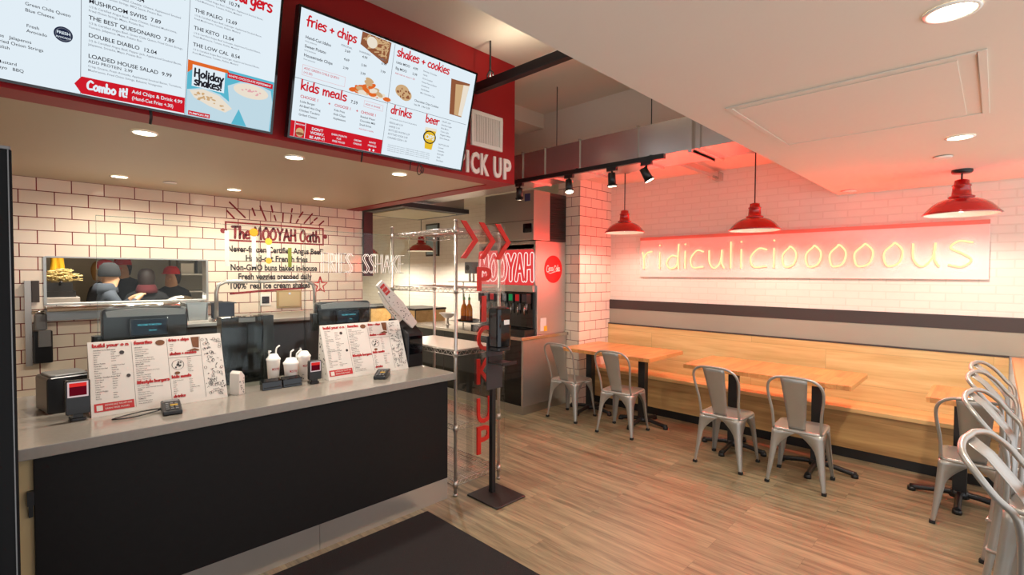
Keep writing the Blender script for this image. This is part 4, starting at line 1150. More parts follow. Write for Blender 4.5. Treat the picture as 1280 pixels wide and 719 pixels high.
for du in (0.0, 0.016):
    hand(b, 'FRIES', 0.10 + du, 1.665, 0.14, 0.0045, fC, fit=0.24)
    hand(b, 'SSHAKE', 0.42 + du, 1.665, 0.14, 0.0045, fC, fit=0.36)
b.build('white_lettering', M_vinyl, pC)
for par, off_, lst in ((pA, 0.335, [(0.955, 1.70, 1.92, 'w'), (1.11, 1.70, 1.905, 'o')]), (pB, 1.146, [(1.20, 1.72, 1.885, 'y'), (1.335, 1.70, 1.83, 'g')])):
    for x, za, zb, kind in lst:
        b = MB(); b.rbox(x - off_ - 0.012, -0.0045, za, x - off_ + 0.012, -0.0032, zb, 0.004, axis='y')
        b.build('straw_decal', M_vinyl if kind != 'g' else pmat('green_vinyl', (130, 142, 40), 0.4), par)
        if kind in 'oy':
            b = MB(); c_ = (232, 150, 20) if kind == 'o' else (228, 190, 60)
            disc(b, x - off_, zb + 0.014 if kind == 'o' else zb - 0.02, 0.026 if kind == 'o' else 0.022, 0.026 if kind == 'o' else 0.022, lambda u, v: (u, -0.0052, v), 16)
            if kind == 'y': disc(b, x - off_, za + 0.02, 0.02, 0.02, lambda u, v: (u, -0.0052, v), 16)
            b.build('fruit_decal', pmat('fruit_vinyl_' + kind, c_, 0.4), par)

# point of sale monitors seen from behind
def monitor(x, wdt, ztop, zbot, label, teal):
    t = thing('pos_monitor', label, 'monitor', (x, 3.66, Z))
    hh = ztop - Z; hb = zbot - Z
    MB().rbox(-wdt / 2, -0.03, hb, wdt / 2, 0.03, hh, 0.03, axis='y').build('housing', M_blackp, t, bevel=0.0)
    b = MB()
    pts = []
    for k in range(13):
        a_ = k / 12; pts.append((-wdt / 2 * 0.93 + wdt * 0.93 * a_, hh - 0.018 + 0.014 * math.sin(PI * a_)))
    b.prism(pts + [(wdt / 2 * 0.90, hh - 0.05), (-wdt / 2 * 0.90, hh - 0.05)], 'y', -0.055, -0.028)
    b.build('back_bulge', M_greyp, t)
    MB().box(-0.05, -0.03, 0.04, 0.05, 0.03, hb + 0.03).build('stand_neck', M_blackp, t)
    MB().rbox(-0.13, -0.10, 0, 0.13, 0.10, 0.04, 0.03).build('stand_base', M_blackp, t)
    MB().rbox(-wdt / 2 - 0.045, -0.05, hb - 0.03, -wdt / 2 - 0.002, 0.0, hb + 0.10, 0.008).build('card_reader', M_blackp, t)
    d = MB().rbox(-0.09, -0.085, hh - 0.165, 0.095, -0.058, hh - 0.062, 0.006, axis='y'); d.build('customer_display', M_blackgl, t)
    b = MB(); rect(b, -0.082, hh - 0.157, 0.087, hh - 0.07, lambda u, v: (u, -0.0862, v)); b.build('display_glass', E_disp, t)
    b = MB(); put_text(b, 'WELCOME TO MOOYAH', 0.003, hh - 0.105, 0.014, lambda u, v: (u, -0.0868, v), 'c', 0.02, fit=0.115); put_text(b, teal, 0.02, hh - 0.137, 0.012, lambda u, v: (u, -0.0868, v), 'c', 0.02); b.build('display_text', E_teal, t)
monitor(0.585, 0.42, 1.452, 1.20, 'black point of sale monitor seen from behind above the left menu board', 'Burgers')
monitor(1.845, 0.44, 1.442, 1.26, 'black point of sale monitor seen from behind above the right menu board', 'Fries')

t = thing('black_box', 'tall flat black box with a white label behind the glass, between the menu boards', 'box', (1.11, 3.56, Z))
MB().box(-0.157, -0.04, 0, 0.157, 0.06, 0.437).build('body', M_blackgl, t, bevel=0.003)
MB().box(0.095, -0.044, 0, 0.160, 0.06, 0.440).build('side_post', M_blackm, t)
MB().box(-0.055, -0.042, 0.402, 0.045, -0.04, 0.432).build('label', M_greyp, t)

def cup(x, y, r, h, label, straw=None, lid=True):
    t = thing('paper_cup', label, 'cup', (x, y, Z), group='white paper cups by the cup holders')
    MB().lathe([(0.001, 0.0), (r * 0.74, 0.0), (r * 0.98, h * 0.96), (r, h), (r * 0.93, h)], n=24).build('cup', M_cup, t)
    MB().lathe([(r * 1.04, h - 0.004), (r * 1.05, h + 0.006), (r * 0.9, h + 0.012), (r * 0.6, h + 0.035), (0.001, h + 0.038)], n=24).build('lid', M_vinyl, t)
    def cy(d):
        return lambda u, v: ((r * (0.74 + 0.24 * v / h) + d) * math.sin(u) , -(r * (0.74 + 0.24 * v / h) + d) * math.cos(u), v)
    b = MB(); put_text(b, 'MOOYAH', -0.15, h * 0.60, 0.022, lambda u, v: cy(0.001)((u - (-0.15)) / r * 0.9 - 0.55, v), bold=0.02, fit=0.06)
    b.build('red_logo', M_inkr, t)
    b = MB()
    for k in range(18): disc(b, random.uniform(-1.4, 1.2), random.uniform(0.01, h * 0.3), random.uniform(.03, .1), random.uniform(.002, .006), cy(0.001), 7)
    b.build('doodle_print', M_ink, t)
    if straw:
        for sx, lean, hh in straw:
            b = MB().tube([(sx, 0, h * 0.5), (sx + lean * .6, 0, h + 0.06), (sx + lean, 0, h + hh), (sx + lean + 0.018, 0.0, h + hh + 0.012)], 0.0052, 8); b.build('straw', M_vinyl, t)
cup(1.203, 3.338, 0.041, 0.165, 'white paper cup on the left of the three, with a bent straw', [(0.01, 0.012, 0.075), (-0.02, -0.012, 0.045)])
cup(1.296, 3.29, 0.046, 0.135, 'white paper cup in the middle of the three, shortest and nearest', [(-0.005, 0.005, 0.075), (0.02, 0.03, 0.07)])
cup(1.395, 3.325, 0.042, 0.165, 'white paper cup on the right of the three, beside the red payment display', [(-0.012, -0.02, 0.035)])
for x, lb in ((1.148, 'black cup holder box on the counter, left of the two'), (1.272, 'black cup holder box on the counter, right of the two')):
    t = thing('cup_holder', lb, 'cup holder', (x, 3.222, Z), group='black cup holder boxes')
    MB().prism([(-0.025, 0), (0.028, 0), (0.028, 0.062), (-0.015, 0.05)], 'x', -0.058, 0.058).build('body', M_blackgl, t, bevel=0.003)
    MB().box(-0.05, -0.0275, 0.012, 0.05, -0.0235, 0.018).build('front_slot', M_blackm, t)

def payment(x, y, w_, h, zoff, rz, label, foot=True):
    t = thing('payment_display', label, 'card reader', (x, y, Z), rz)
    MB().rbox(-w_ / 2, -0.018, zoff, w_ / 2, 0.012, zoff + h, 0.008, axis='y').build('housing', M_blackp, t)
    MB().rbox(-w_ * 0.36, -0.012, 0, w_ * 0.36, 0.05, 0.016, 0.01).build('foot', M_blackp, t)
    MB().box(-0.018, -0.006, 0.014, 0.018, 0.012, zoff + 0.01).build('neck', M_blackp, t)
    zz = zoff + h
    f = lambda d: (lambda u, v: (u, -0.018 - d, v))
    b = MB(); rect(b, -w_ * 0.42, zz - w_ * 0.88, w_ * 0.42, zz - 0.006, f(0.0006)); b.build('screen_frame', E_ledw, t)
    b = MB(); rect(b, -w_ * 0.35, zz - w_ * 0.80, w_ * 0.35, zz - 0.014, f(0.0012)); b.build('screen', E_led, t)
    b = MB(); rect(b, -w_ * 0.35, zz - 0.03, w_ * 0.35, zz - 0.012, f(0.0018)); b.build('screen_header', E_ledh, t)
payment(0.235, 3.19, 0.092, 0.165, 0.035, 0.0, 'payment display with a lit red screen in front of the napkin dispenser')
payment(1.405, 3.185, 0.082, 0.125, 0.03, 0.0, 'payment display with a lit red screen beside the paper cups')

def keypad(x, y, rz, label):
    t = thing('card_terminal', label, 'card terminal', (x, y, Z), rz)
    MB().prism([(-0.085, 0.0), (0.085, 0.0), (0.085, 0.045), (0.03, 0.045), (-0.085, 0.022)], 'x', -0.042, 0.042).build('body', M_blackp, t, bevel=0.006)
    MB().box(-0.032, 0.035, 0.0455, 0.032, 0.078, 0.047).build('screen', M_greyp, t)
    b = MB()
    for i in range(3):
        for j in range(4):
            x_, y_ = -0.026 + i * 0.02, -0.07 + j * 0.022
            b.box(x_, y_, 0.0245 + (y_ + 0.085) * 0.19, x_ + 0.013, y_ + 0.014, 0.029 + (y_ + 0.085) * 0.19)
    b.build('keys', M_greyp, t)
    b = MB().box(-0.006, -0.03, 0.036, 0.026, -0.012, 0.041); b.build('yellow_key', pmat('yellow_key', (200, 160, 60), 0.5), t)
    return t
t = keypad(0.592, 3.06, -0.12, 'black card terminal lying in front of the left menu board')
MB().tube([(-0.04, 0.05, 0.012), (-0.12, 0.06, 0.008), (-0.2, 0.02, 0.006), (-0.24, -0.02, 0.006), (-0.16, -0.03, 0.006), (-0.07, 0.02, 0.008), (-0.04, 0.04, 0.012)], 0.0035, 6, smooth_path=5).build('cable', M_blackp, t)
keypad(1.83, 3.06, -0.75, 'black card terminal lying in front of the right menu board')

t = thing('leaflet_holder', 'small upright stack of printed leaflets right of the left menu board', 'leaflets', (0.955, 3.23, Z), 0.5)
b = MB(); b.prism([(-0.022, 0), (0.022, 0), (0.022, 0.11), (0.0, 0.14), (-0.018, 0.125)], 'y', -0.035, 0.035); b.build('leaflets', M_paper, t, bevel=0.002)
b = MB()
for k in range(14): disc(b, random.uniform(-.016, .016), random.uniform(.01, .1), .003, .004, lambda u, v: (u, -0.0358, v), 6)
b.build('printed_marks', M_ink, t)
b = MB().box(-0.03, -0.045, 0, 0.03, 0.045, 0.004); b.build('clear_base', M_acryl, t)

t = thing('napkin_dispenser', 'black countertop napkin dispenser at the left end of the counter', 'dispenser', (0.215, 3.53, Z), 0.18)
MB().rbox(-0.10, -0.10, 0, 0.085, 0.10, 0.185, 0.015, axis='y').build('body', M_blackp, t)
MB().rbox(-0.085, -0.09, 0.183, 0.07, 0.09, 0.196, 0.02).build('top_cover', M_greyp, t)
MB().rbox(-0.01, -0.108, 0.035, 0.06, -0.099, 0.155, 0.01, axis='y').build('napkins', M_paper, t)
MB().rbox(-0.035, -0.105, 0.02, -0.014, -0.099, 0.165, 0.004, axis='y').build('face_frame', M_blackp, t)

t = thing('printer', 'black receipt printer with a sloped top at the right end of the counter', 'printer', (2.24, 3.36, Z))
MB().prism([(-0.13, 0), (0.15, 0), (0.15, 0.36), (0.05, 0.36), (-0.13, 0.26)], 'x', -0.085, 0.058).build('body', M_blackp, t, bevel=0.01)
MB().prism([(-0.136, 0.10), (-0.13, 0.10), (-0.13, 0.24), (-0.136, 0.24)], 'x', -0.07, 0.045).build('front_cover', M_blackgl, t)
MB().box(0.0582, -0.11, 0.09, 0.060, 0.12, 0.115).build('blue_stripe', pmat('blue_grey_plastic', (50, 74, 92), 0.4), t)
for k, (loc, ry, lb, ln) in enumerate((((2.25, 3.285, Z + 0.315), -0.74, 'tall printed paper bag with a red logo leaning over the printer', 0.46), ((2.185, 3.37, Z + 0.355), -0.62, 'printed paper sheet curling up beside the tall leaning paper bag', 0.30))):
    t = thing('paper_bag' if k == 0 else 'paper_sheet', lb, 'paper', loc)
    t.rotation_euler = (0.0, ry, 0.0)
    wd = 0.05
    b = MB(); b.prism([(-wd * .55, 0), (wd * .7, 0), (wd, ln * 0.45), (wd * .62, ln), (-wd * .62, ln), (-wd, ln * 0.55)], 'y', -0.012, 0.012); b.build('paper', M_paper, t, bevel=0.003)
    fb = lambda u, v: (u, -0.0128, v)
    b = MB()
    for q in range(26): disc(b, random.uniform(-wd * .7, wd * .7), random.uniform(ln * .15, ln * .72), random.uniform(.002, .006), random.uniform(.002, .006), fb, 6)
    b.build('doodle_print', M_ink, t)
    if k == 0:
        b = MB(); rect(b, -0.022, ln * 0.76, 0.022, ln * 0.95, fb); b.build('red_logo', M_redv, t)
        b = MB(); put_text(b, 'MOO', -0.001, ln * 0.88, 0.018, lambda u, v: (u, -0.0134, v), 'c', 0.02); put_text(b, 'YAH', -0.001, ln * 0.80, 0.018, lambda u, v: (u, -0.0134, v), 'c', 0.02); b.build('logo_text', M_paper, t)
# ================================================================ WIRE RACK with the pick up panel
t = thing('wire_rack', 'tall chrome wire rack with red PICK UP letters and arrows on its clear front', 'rack', (2.32, 2.85, 0))
RW, RD_, RH = 0.446, 0.86, 2.05
for (x, y) in ((0, 0), (RW, 0), (0, RD_), (RW, RD_)):
    b = MB().cyl((x, y, 0.02), (x, y, RH), 0.0125, n=12)
    for k in range(78):
        z = 0.05 + k * 0.0254
        b.lathe([(0.0125, z), (0.0134, z + 0.002), (0.0125, z + 0.004)], (x, y, 0), 8)
    b.cyl((x, y, 0), (x, y, 0.02), 0.016, n=10); b.cyl((x, y, RH), (x, y, RH + 0.012), 0.015, n=10)
    b.build('post', M_wire, t)
def wire_shelf(z, solid=False):
    b = MB(); r = 0.0032
    for dz in (0, -0.034):
        b.tube([(0, 0, z + dz), (RW, 0, z + dz), (RW, RD_, z + dz), (0, RD_, z + dz)], r, 6, closed=True)
    def zig(p, q, n):
        pts = [(p[0] + (q[0] - p[0]) * k / n, p[1] + (q[1] - p[1]) * k / n, z - (0.034 if k % 2 else 0)) for k in range(n + 1)]
        b.tube(pts, 0.0026, 5)
    zig((0, 0), (RW, 0), 16); zig((RW, 0), (RW, RD_), 28); zig((0, 0), (0, RD_), 28); zig((0, RD_), (RW, RD_), 16)
    for k in range(1, 34):
        y = RD_ * k / 34; b.tube([(0, y, z + 0.002), (RW, y, z + 0.002)], 0.0017, 4)
    for k in range(1, 4):
        x = RW * k / 4; b.tube([(x, 0, z - 0.004), (x, RD_, z - 0.004)], 0.0028, 5)
    for (x, y) in ((0, 0), (RW, 0), (0, RD_), (RW, RD_)):
        b.cyl((x, y, z - 0.042), (x, y, z + 0.006), 0.0185, 0.0165, 12)
    return b.build('wire_shelf', M_wire, t)
for z in (2.0, 1.555, 1.085, 0.53, 0.11):
    sh = wire_shelf(z)
    if abs(z - 1.085) < 1e-6:
        MB().box(0.015, 0.015, z + 0.004, RW - 0.015, RD_ - 0.015, z + 0.009).build('shelf_liner', pmat('pale_liner', (214, 200, 186), 0.3), sh)
pn = MB().box(-0.01, -0.024, 0.16, RW + 0.045, -0.019, 2.04).build('clear_panel', M_acryl, t)
def letter3d(parent, name, s_, x0, x1, z0, z1, y=-0.0245, th=0.012, m=M_redv):
    g = text_geo(s_, 0.012)
    xa = min(v[0] for v in g[0]); xb = max(v[0] for v in g[0]); ya = min(v[1] for v in g[0]); yb_ = max(v[1] for v in g[0])
    f = lambda p, d: (x0 + (p[0] - xa) / (xb - xa) * (x1 - x0), y - d, z0 + (p[1] - ya) / (yb_ - ya) * (z1 - z0))
    b = MB(); b.add([f(p, th) for p in g[0]], g[1]); b.add([f(p, 0) for p in g[0]], g[1])
    ed = {}
    for fa in g[1]:
        for i in range(len(fa)):
            k = tuple(sorted((fa[i], fa[(i + 1) % len(fa)]))); ed[k] = ed.get(k, 0) + 1
    for (a, c), nn in ed.items():
        if nn == 1: b.add([f(g[0][a], th), f(g[0][c], th), f(g[0][c], 0), f(g[0][a], 0)], [(0, 1, 2, 3)])
    return b.build(name, m, parent)
for ch, zt, hh in (('P', 1.714, 0.185), ('I', 1.492, 0.20), ('C', 1.262, 0.195), ('K', 1.008, 0.195), ('U', 0.706, 0.20), ('P', 0.485, 0.215)):
    xa, xb = (0.185, 0.33) if ch != 'I' else (0.235, 0.275)
    letter3d(pn, 'letter', ch, xa, xb, zt - hh, zt)
for x0 in (0.02, 0.20, 0.37):
    b = MB(); w_ = 0.05
    zt, zm, zb, dx = 2.055, 1.915, 1.775, 0.15
    b.prism([(x0, zt), (x0 + w_, zt), (x0 + dx + w_ * .4, zm), (x0 + w_, zb), (x0, zb), (x0 + dx - w_ * .6, zm)], 'y', -0.0365, -0.0245)
    b.build('arrow', M_redv, pn)

# ---------------------------------------------------------------- hand sanitiser stand
t = thing('sanitizer_stand', 'black hand sanitizer stand with a square floor base beside the wire rack', 'sanitizer stand', (2.535, 2.635, 0))
MB().rbox(-0.15, -0.165, 0, 0.15, 0.165, 0.012, 0.012).build('base_plate', M_blackm, t)
MB().box(-0.0, 0.045, 0.012, 0.036, 0.081, 1.12).build('post', M_blackm, t, bevel=0.003)
MB().box(-0.065, 0.035, 0.80, 0.095, 0.045, 1.20).build('back_plate', pmat('dark_grey_plate', (52, 50, 52), 0.4), t, bevel=0.002)
b = MB().rbox(-0.055, -0.075, 1.125, 0.085, 0.045, 1.41, 0.025); d_ = b.build('dispenser', M_blackgl, t)
MB().rbox(-0.05, -0.07, 1.095, 0.08, 0.04, 1.126, 0.02).build('nozzle_housing', M_blackp, d_)
MB().box(0.0, -0.0765, 1.29, 0.055, -0.075, 1.325).build('label', M_vinyl, d_)
MB().rbox(-0.04, -0.045, 1.405, 0.07, 0.035, 1.418, 0.02).build('dispenser_lid', M_charc, d_)
b = MB(); b.prism([(-0.055, 1.0), (0.085, 1.0), (0.085, 1.012), (-0.055, 1.012)], 'y', -0.12, 0.04); b.prism([(-0.055, 1.0), (0.085, 1.0), (0.085, 1.05), (-0.055, 1.05)], 'y', 0.03, 0.045)
b.box(-0.055, -0.124, 1.0, 0.085, -0.118, 1.022)
b.build('drip_tray', M_blackm, t)

# ================================================================ DRINKS STATION
DX, DY = 4.226, 3.94
t = thing('drinks_counter', 'black and steel counter below the red lit drinks machine', 'counter', (0, 0, 0))
MB().box(DX, DY + 0.02, 0.10, 5.03, 6.2, 0.885).build('body', M_blackgl, t)
MB().box(DX + 0.03, DY + 0.004, 0.10, 5.04, DY + 0.02, 0.885).build('side_panel', M_steelz, t)
MB().box(DX - 0.004, DY, 0.0, 5.04, 6.2, 0.10).build('kick_plate', M_steel, t)
MB().box(DX - 0.004, DY + 0.004, 0.10, DX + 0.03, DY + 0.03, 0.885).build('corner_post', M_steelz, t)
for yy in (4.7, 5.45):
    MB().box(DX - 0.003, yy, 0.12, DX, yy + 0.006, 0.88).build('door_gap', M_charc, t)
MB().box(DX - 0.07, DY - 0.03, 0.885, 5.04, 6.2, 0.925).build('worktop', M_steely, t, bevel=0.005)

t = thing('drinks_machine', 'large drinks dispenser with a red lit front panel and round red side emblem', 'drinks machine', (4.46, 3.965, 0.925))
MW = 1.02; MD = 0.575
MB().box(0.03, 0.0, 0.0, MD, MW, 1.145).build('body', M_steelz, t, bevel=0.006)
MB().box(-0.0, 0.0, 0.60, 0.03, MW, 1.14).build('front_frame', M_steelz, t, bevel=0.004)
MB().rbox(-0.012, 0.03, 0.60, 0.0, MW - 0.0, 1.04, 0.03, axis='x').build('lit_panel', E_cokep, t)
b = MB()
# neon-like outlined lettering on the lit panel; the viewer reads it along -y
fm = lambda d: (lambda u, v: (-0.012 - d, MW - u, v))
st, tot = strokes('MOOYAH')
b.i = 0
LT = [[(0.03 + a / tot * 0.97, 0.665 + c * 0.31) for a, c in pl] for pl in st]
for q in LT: ribbon(b, q, 0.066, fm(0.001))
b.i = 1
for q in LT: ribbon(b, q, 0.040, fm(0.002))
b.build('panel_lettering', [E_cokew, E_cokep], t)
MB().box(-0.02, 0.03, 0.52, 0.03, MW, 0.60).build('panel_shelf', M_steel, t)
MB().box(-0.004, 0.04, 0.07, 0.03, MW - 0.02, 0.52).build('dispense_recess', M_blackgl, t)
for k in range(8):
    y = 0.10 + k * 0.112
    v_ = MB().rbox(-0.10, y - 0.042, 0.38, -0.004, y + 0.042, 0.50, 0.01, axis='x'); v_ = v_.build('valve', M_blackp, t)
    b = MB(); b.box(-0.1015, y - 0.032, 0.41, -0.10, y + 0.032, 0.49); b.build('flavour_button', E_btn[(3, 2, 1, 0, 3, 2, 0, 3)[k]], v_)
    MB().cyl((-0.06, y, 0.30), (-0.06, y, 0.38), 0.014, 0.02, 10).build('nozzle', M_greyp, v_)
    MB().tube([(-0.085, y, 0.375), (-0.095, y, 0.30), (-0.09, y, 0.24)], 0.007, 6).build('lever', M_chrome, v_)
MB().box(-0.16, 0.03, 0.0, 0.03, MW - 0.02, 0.065).build('drip_tray', M_blackp, t)
b = MB(); n_ = 36
b.add([(0.33 + 0.172 * math.cos(2 * PI * k / n_), -0.0025, 0.80 + 0.172 * math.sin(2 * PI * k / n_)) for k in range(n_)] + [(0.33 + 0.172 * math.cos(2 * PI * k / n_), 0.0, 0.80 + 0.172 * math.sin(2 * PI * k / n_)) for k in range(n_)],
      [tuple(range(n_))] + [(k, (k + 1) % n_, n_ + (k + 1) % n_, n_ + k) for k in range(n_)])
disc_ = b.build('round_emblem', pmat('emblem_red', (206, 14, 20), 0.3), t)
b = MB(); fs_ = lambda u, v: (u, -0.0035, v)
for word, u0 in (('C', 0.195), ('oca', 0.235), ('C', 0.335), ('ola', 0.375)):
    hand(b, word, u0, 0.775 if len(word) > 1 else 0.76, 0.075 if len(word) > 1 else 0.085, 0.011, fs_, fit=0.085 if len(word) > 1 else 0.05, rot=0.06)
ribbon(b, [(0.315, 0.80), (0.34, 0.803)], 0.009, fs_)
b.add([fs_(*p) for p in [(0.20, 0.765), (0.27, 0.752), (0.36, 0.775), (0.45, 0.775), (0.36, 0.765), (0.27, 0.744)]], [(0, 1, 4, 5), (1, 2, 3, 4)])
b.build('emblem_script', M_vinyl, disc_)
MB().box(0.09, -0.002, 0.04, 0.20, 0.0, 0.20).build('notice_sticker', M_paper, t)
MB().box(0.155, -0.003, 0.035, 0.215, -0.002, 0.10).build('yellow_sticker', pmat('yellow_sticker', (226, 176, 40), 0.5), t)
MB().box(0.0, 0.03, 1.05, 0.012, MW - 0.03, 1.10).build('top_grille', M_charc, t)

t = thing('ice_machine', 'steel ice machine standing on top of the drinks machine', 'ice machine', (4.42, 3.965, 2.075))
MB().box(0.0, 0.0, 0.0, 0.30, 0.86, 0.60).build('body', M_steel, t, bevel=0.006)
MB().box(0.30, 0.01, 0.0, 0.63, 0.86, 0.595).build('condenser_case', M_charc, t)
b = MB()
for k in range(20):
    b.add([(0.32, -0.0, 0.03 + k * 0.027), (0.62, -0.0, 0.03 + k * 0.027), (0.62, 0.012, 0.046 + k * 0.027), (0.32, 0.012, 0.046 + k * 0.027)], [(0, 1, 2, 3)])
b.build('louvres', M_blackm, t, solid=0.002)
MB().rbox(-0.012, 0.03, 0.09, 0.0, 0.17, 0.20, 0.012, axis='x').build('control_window', M_blackgl, t)
MB().box(-0.0015, 0.06, 0.47, 0.0, 0.15, 0.56).build('blue_label', pmat('blue_label', (52, 48, 96), 0.5), t)
MB().box(-0.004, 0.0, 0.235, 0.0, 0.86, 0.24).build('panel_seam', M_charc, t)

# condiments beside the drinks machine
t = thing('condiment_shelf', 'small steel two-tier shelf with a round tray left of the drinks machine', 'shelf', (4.42, 5.25, 0.925))
for y in (-0.12, 0.35):
    MB().cyl((0.28, y, 0.0), (0.28, y, 0.62), 0.009, n=8).build('upright', M_chrome, t)
MB().box(0.02, -0.15, 0.62, 0.32, 0.38, 0.632).build('upper_shelf', M_steel, t)
MB().box(0.02, -0.15, 0.06, 0.32, 0.38, 0.072).build('lower_shelf', M_steel, t)
MB().lathe([(0.001, 0.078), (0.15, 0.078), (0.16, 0.10), (0.155, 0.10), (0.145, 0.084)], (0.10, 0.02, 0), 24).build('round_tray', M_blackgl, t)
M_sauce = pmat('orange_sauce', (214, 120, 20), 0.2, coat=0.5); M_gcap = pmat('green_cap', (90, 140, 40), 0.4); M_slab = pmat('amber_base', (120, 50, 14), 0.3)
for k, (dx, dy, lb) in enumerate(((0.06, -0.04, 'orange sauce bottle with a green cap on the round tray, right of the two'), (0.06, 0.07, 'orange sauce bottle with a green cap on the round tray, left of the two'))):
    q = thing('sauce_bottle', lb, 'bottle', (4.42 + dx, 5.25 + dy, 0.925 + 0.084), group='orange sauce bottles on the round tray')
    MB().lathe([(0.001, 0.0), (0.044, 0.0), (0.047, 0.02), (0.046, 0.16), (0.034, 0.21), (0.015, 0.245), (0.014, 0.29)], n=18).build('bottle', M_sauce, q)
    MB().lathe([(0.0472, 0.012), (0.0476, 0.03), (0.0472, 0.07)], n=18).build('bottle_base', M_slab, q)
    MB().lathe([(0.017, 0.29), (0.017, 0.325), (0.006, 0.33), (0.004, 0.375), (0.001, 0.376)], n=14).build('cap', M_gcap, q)
t = thing('juice_machine', 'small grey machine standing on the upper condiment shelf', 'machine', (4.56, 5.25, 0.925 + 0.632))
MB().rbox(-0.08, -0.07, 0.11, 0.08, 0.07, 0.27, 0.02).build('head', M_greyp, t); MB().box(-0.012, -0.05, 0.0, 0.012, -0.03, 0.11).build('leg', M_chrome, t); MB().box(-0.012, 0.03, 0.0, 0.012, 0.05, 0.11).build('leg', M_chrome, t)
MB().cyl((-0.082, 0, 0.19), (-0.08, 0, 0.19), 0.04, n=16).build('dial', M_blackp, t)
t = thing('bowl', 'white round bowl on the drinks counter left of the sauce bottles', 'bowl', (4.46, 5.66, 0.925))
MB().lathe([(0.001, 0.10), (0.05, 0.10), (0.12, 0.17), (0.125, 0.172), (0.115, 0.165), (0.045, 0.11), (0.001, 0.108)], n=24).build('bowl', M_cup, t)
MB().lathe([(0.06, 0.0), (0.02, 0.01), (0.015, 0.1)], n=16, close=True).build('foot', M_chrome, t)
t = thing('poster', 'blue grey framed notice on the far wall seen through the wire rack', 'poster', (XW - 0.02, 7.75, 2.0))
MB().box(-0.012, -0.20, 0.0, 0.02, 0.20, 0.62).build('frame', M_charc, t)
MB().box(-0.0135, -0.17, 0.03, -0.012, 0.17, 0.59).build('sheet', pmat('blue_grey_sheet', (150, 172, 184), 0.5), t)
for k, (x, y, lb) in enumerate(((4.85, 6.95, 'wooden waste station with black trim, nearer of the two behind the counter'), (4.6, 7.9, 'wooden waste station with black trim, farther one by the corridor'))):
    q = thing('waste_station', lb, 'cabinet', (x, y, 0), group='wooden waste stations in the back area')
    MB().box(-0.3, -0.35, 0.06, 0.3, 0.35, 1.07).build('body', M_benchs, q)
    MB().box(-0.31, -0.36, 1.07, 0.31, 0.36, 1.10).build('top_trim', M_blackm, q)
    MB().box(-0.304, -0.05, 0.7, -0.3, 0.28, 0.9).build('flap', M_blackp, q)
    MB().box(-0.29, -0.34, 0.0, 0.29, 0.34, 0.06).build('plinth', M_blackm, q)
    MB().box(-0.306, -0.36, 0.06, -0.30, -0.34, 1.07).build('corner_trim', M_blackm, q)
t = thing('ceiling_unit', 'beige ceiling air unit with a dark frame above the back area', 'air unit', (4.0, 5.9, 2.50))
MB().box(-0.55, -0.6, 0.0, 0.55, 0.6, 0.06).build('frame', M_charc, t); MB().box(-0.42, -0.47, -0.012, 0.42, 0.47, 0.0).build('panel', pmat('beige_unit', (206, 196, 160), 0.5), t, bevel=0.004)
MB().box(-0.5, -0.55, 0.06, 0.5, 0.55, 0.3).build('casing', M_galv, t)
for x, y in ((-0.5, -0.5), (0.5, -0.5), (-0.5, 0.5), (0.5, 0.5)):
    MB().cyl((x, y, 0.3), (x, y, ZH - 2.5), 0.006, n=6).build('hanger_rod', M_blackm, t)
spot(3.4, 6.6, 2.72, 'far track spotlight seen through the glass, left of the beige air unit', (0.5, -0.1, -1), 40, 'far spotlights in the back area')
spot(3.25, 8.2, 2.72, 'farthest track spotlight seen through the glass next to the black post', (0.5, -0.1, -1), 40, 'far spotlights in the back area')
t = thing('light_track', 'black lighting track in the back area behind the beige air unit', 'track', (3.32, 0, 2.72))
MB().box(-0.1, 6.3, 0.0, 0.12, 8.6, 0.02).build('rail', M_blackm, t)
for yy in (6.4, 8.5):
    MB().cyl((0, yy, 0.02), (0, yy, ZH - 2.72), 0.006, n=6).build('hanger_rod', M_blackm, t)

# ================================================================ TABLES
def table(x0, x1, y0, y1, posts, label, grp='butcher block tables along the bench'):
    cx, cy = (x0 + x1) / 2, (y0 + y1) / 2
    t = thing('table', label, 'table', (cx, cy, 0), group=grp)
    MB().box(x0 - cx, y0 - cy, 0.745, x1 - cx, y1 - cy, 0.785).build('tabletop', M_table, t, bevel=0.003)
    for (px, py) in posts:
        px -= cx; py -= cy
        MB().box(px - 0.04, py - 0.04, 0.06, px + 0.04, py + 0.04, 0.735).build('post', M_blackm, t, bevel=0.004)
        b = MB()
        b.box(px - 0.13, py - 0.13, 0.733, px + 0.13, py + 0.13, 0.745); b.build('mounting_plate', M_blackm, t)
        b = MB()
        for a_ in range(4):
            dx, dy = ((1, 0), (0, 1), (-1, 0), (0, -1))[a_]
            P = [(px + dx * r, py + dy * r, z) for r, z in ((0.0, 0.06), (0.10, 0.055), (0.2, 0.04), (0.285, 0.028))]
            b.tube(P, 0.022, 8, smooth_path=3)
            b.cyl((px + dx * 0.275, py + dy * 0.275, 0.0), (px + dx * 0.275, py + dy * 0.275, 0.03), 0.028, 0.026, 14)
        b.cyl((px, py, 0.035), (px, py, 0.085), 0.06, 0.05, 18)
        b.build('cross_base', M_blackm, t)
table(4.66, 5.44, 2.56, 3.72, ((4.93, 2.78), (4.95, 3.50)), 'butcher block table standing beside the tiled pillar')
table(4.66, 5.36, 0.80, 2.19, ((4.85, 1.07), (4.85, 1.77)), 'long butcher block table in the middle of the bench')
table(4.66, 5.24, -0.04, 0.345, ((4.90, 0.16),), 'small butcher block table end showing behind the bar stools at the right')

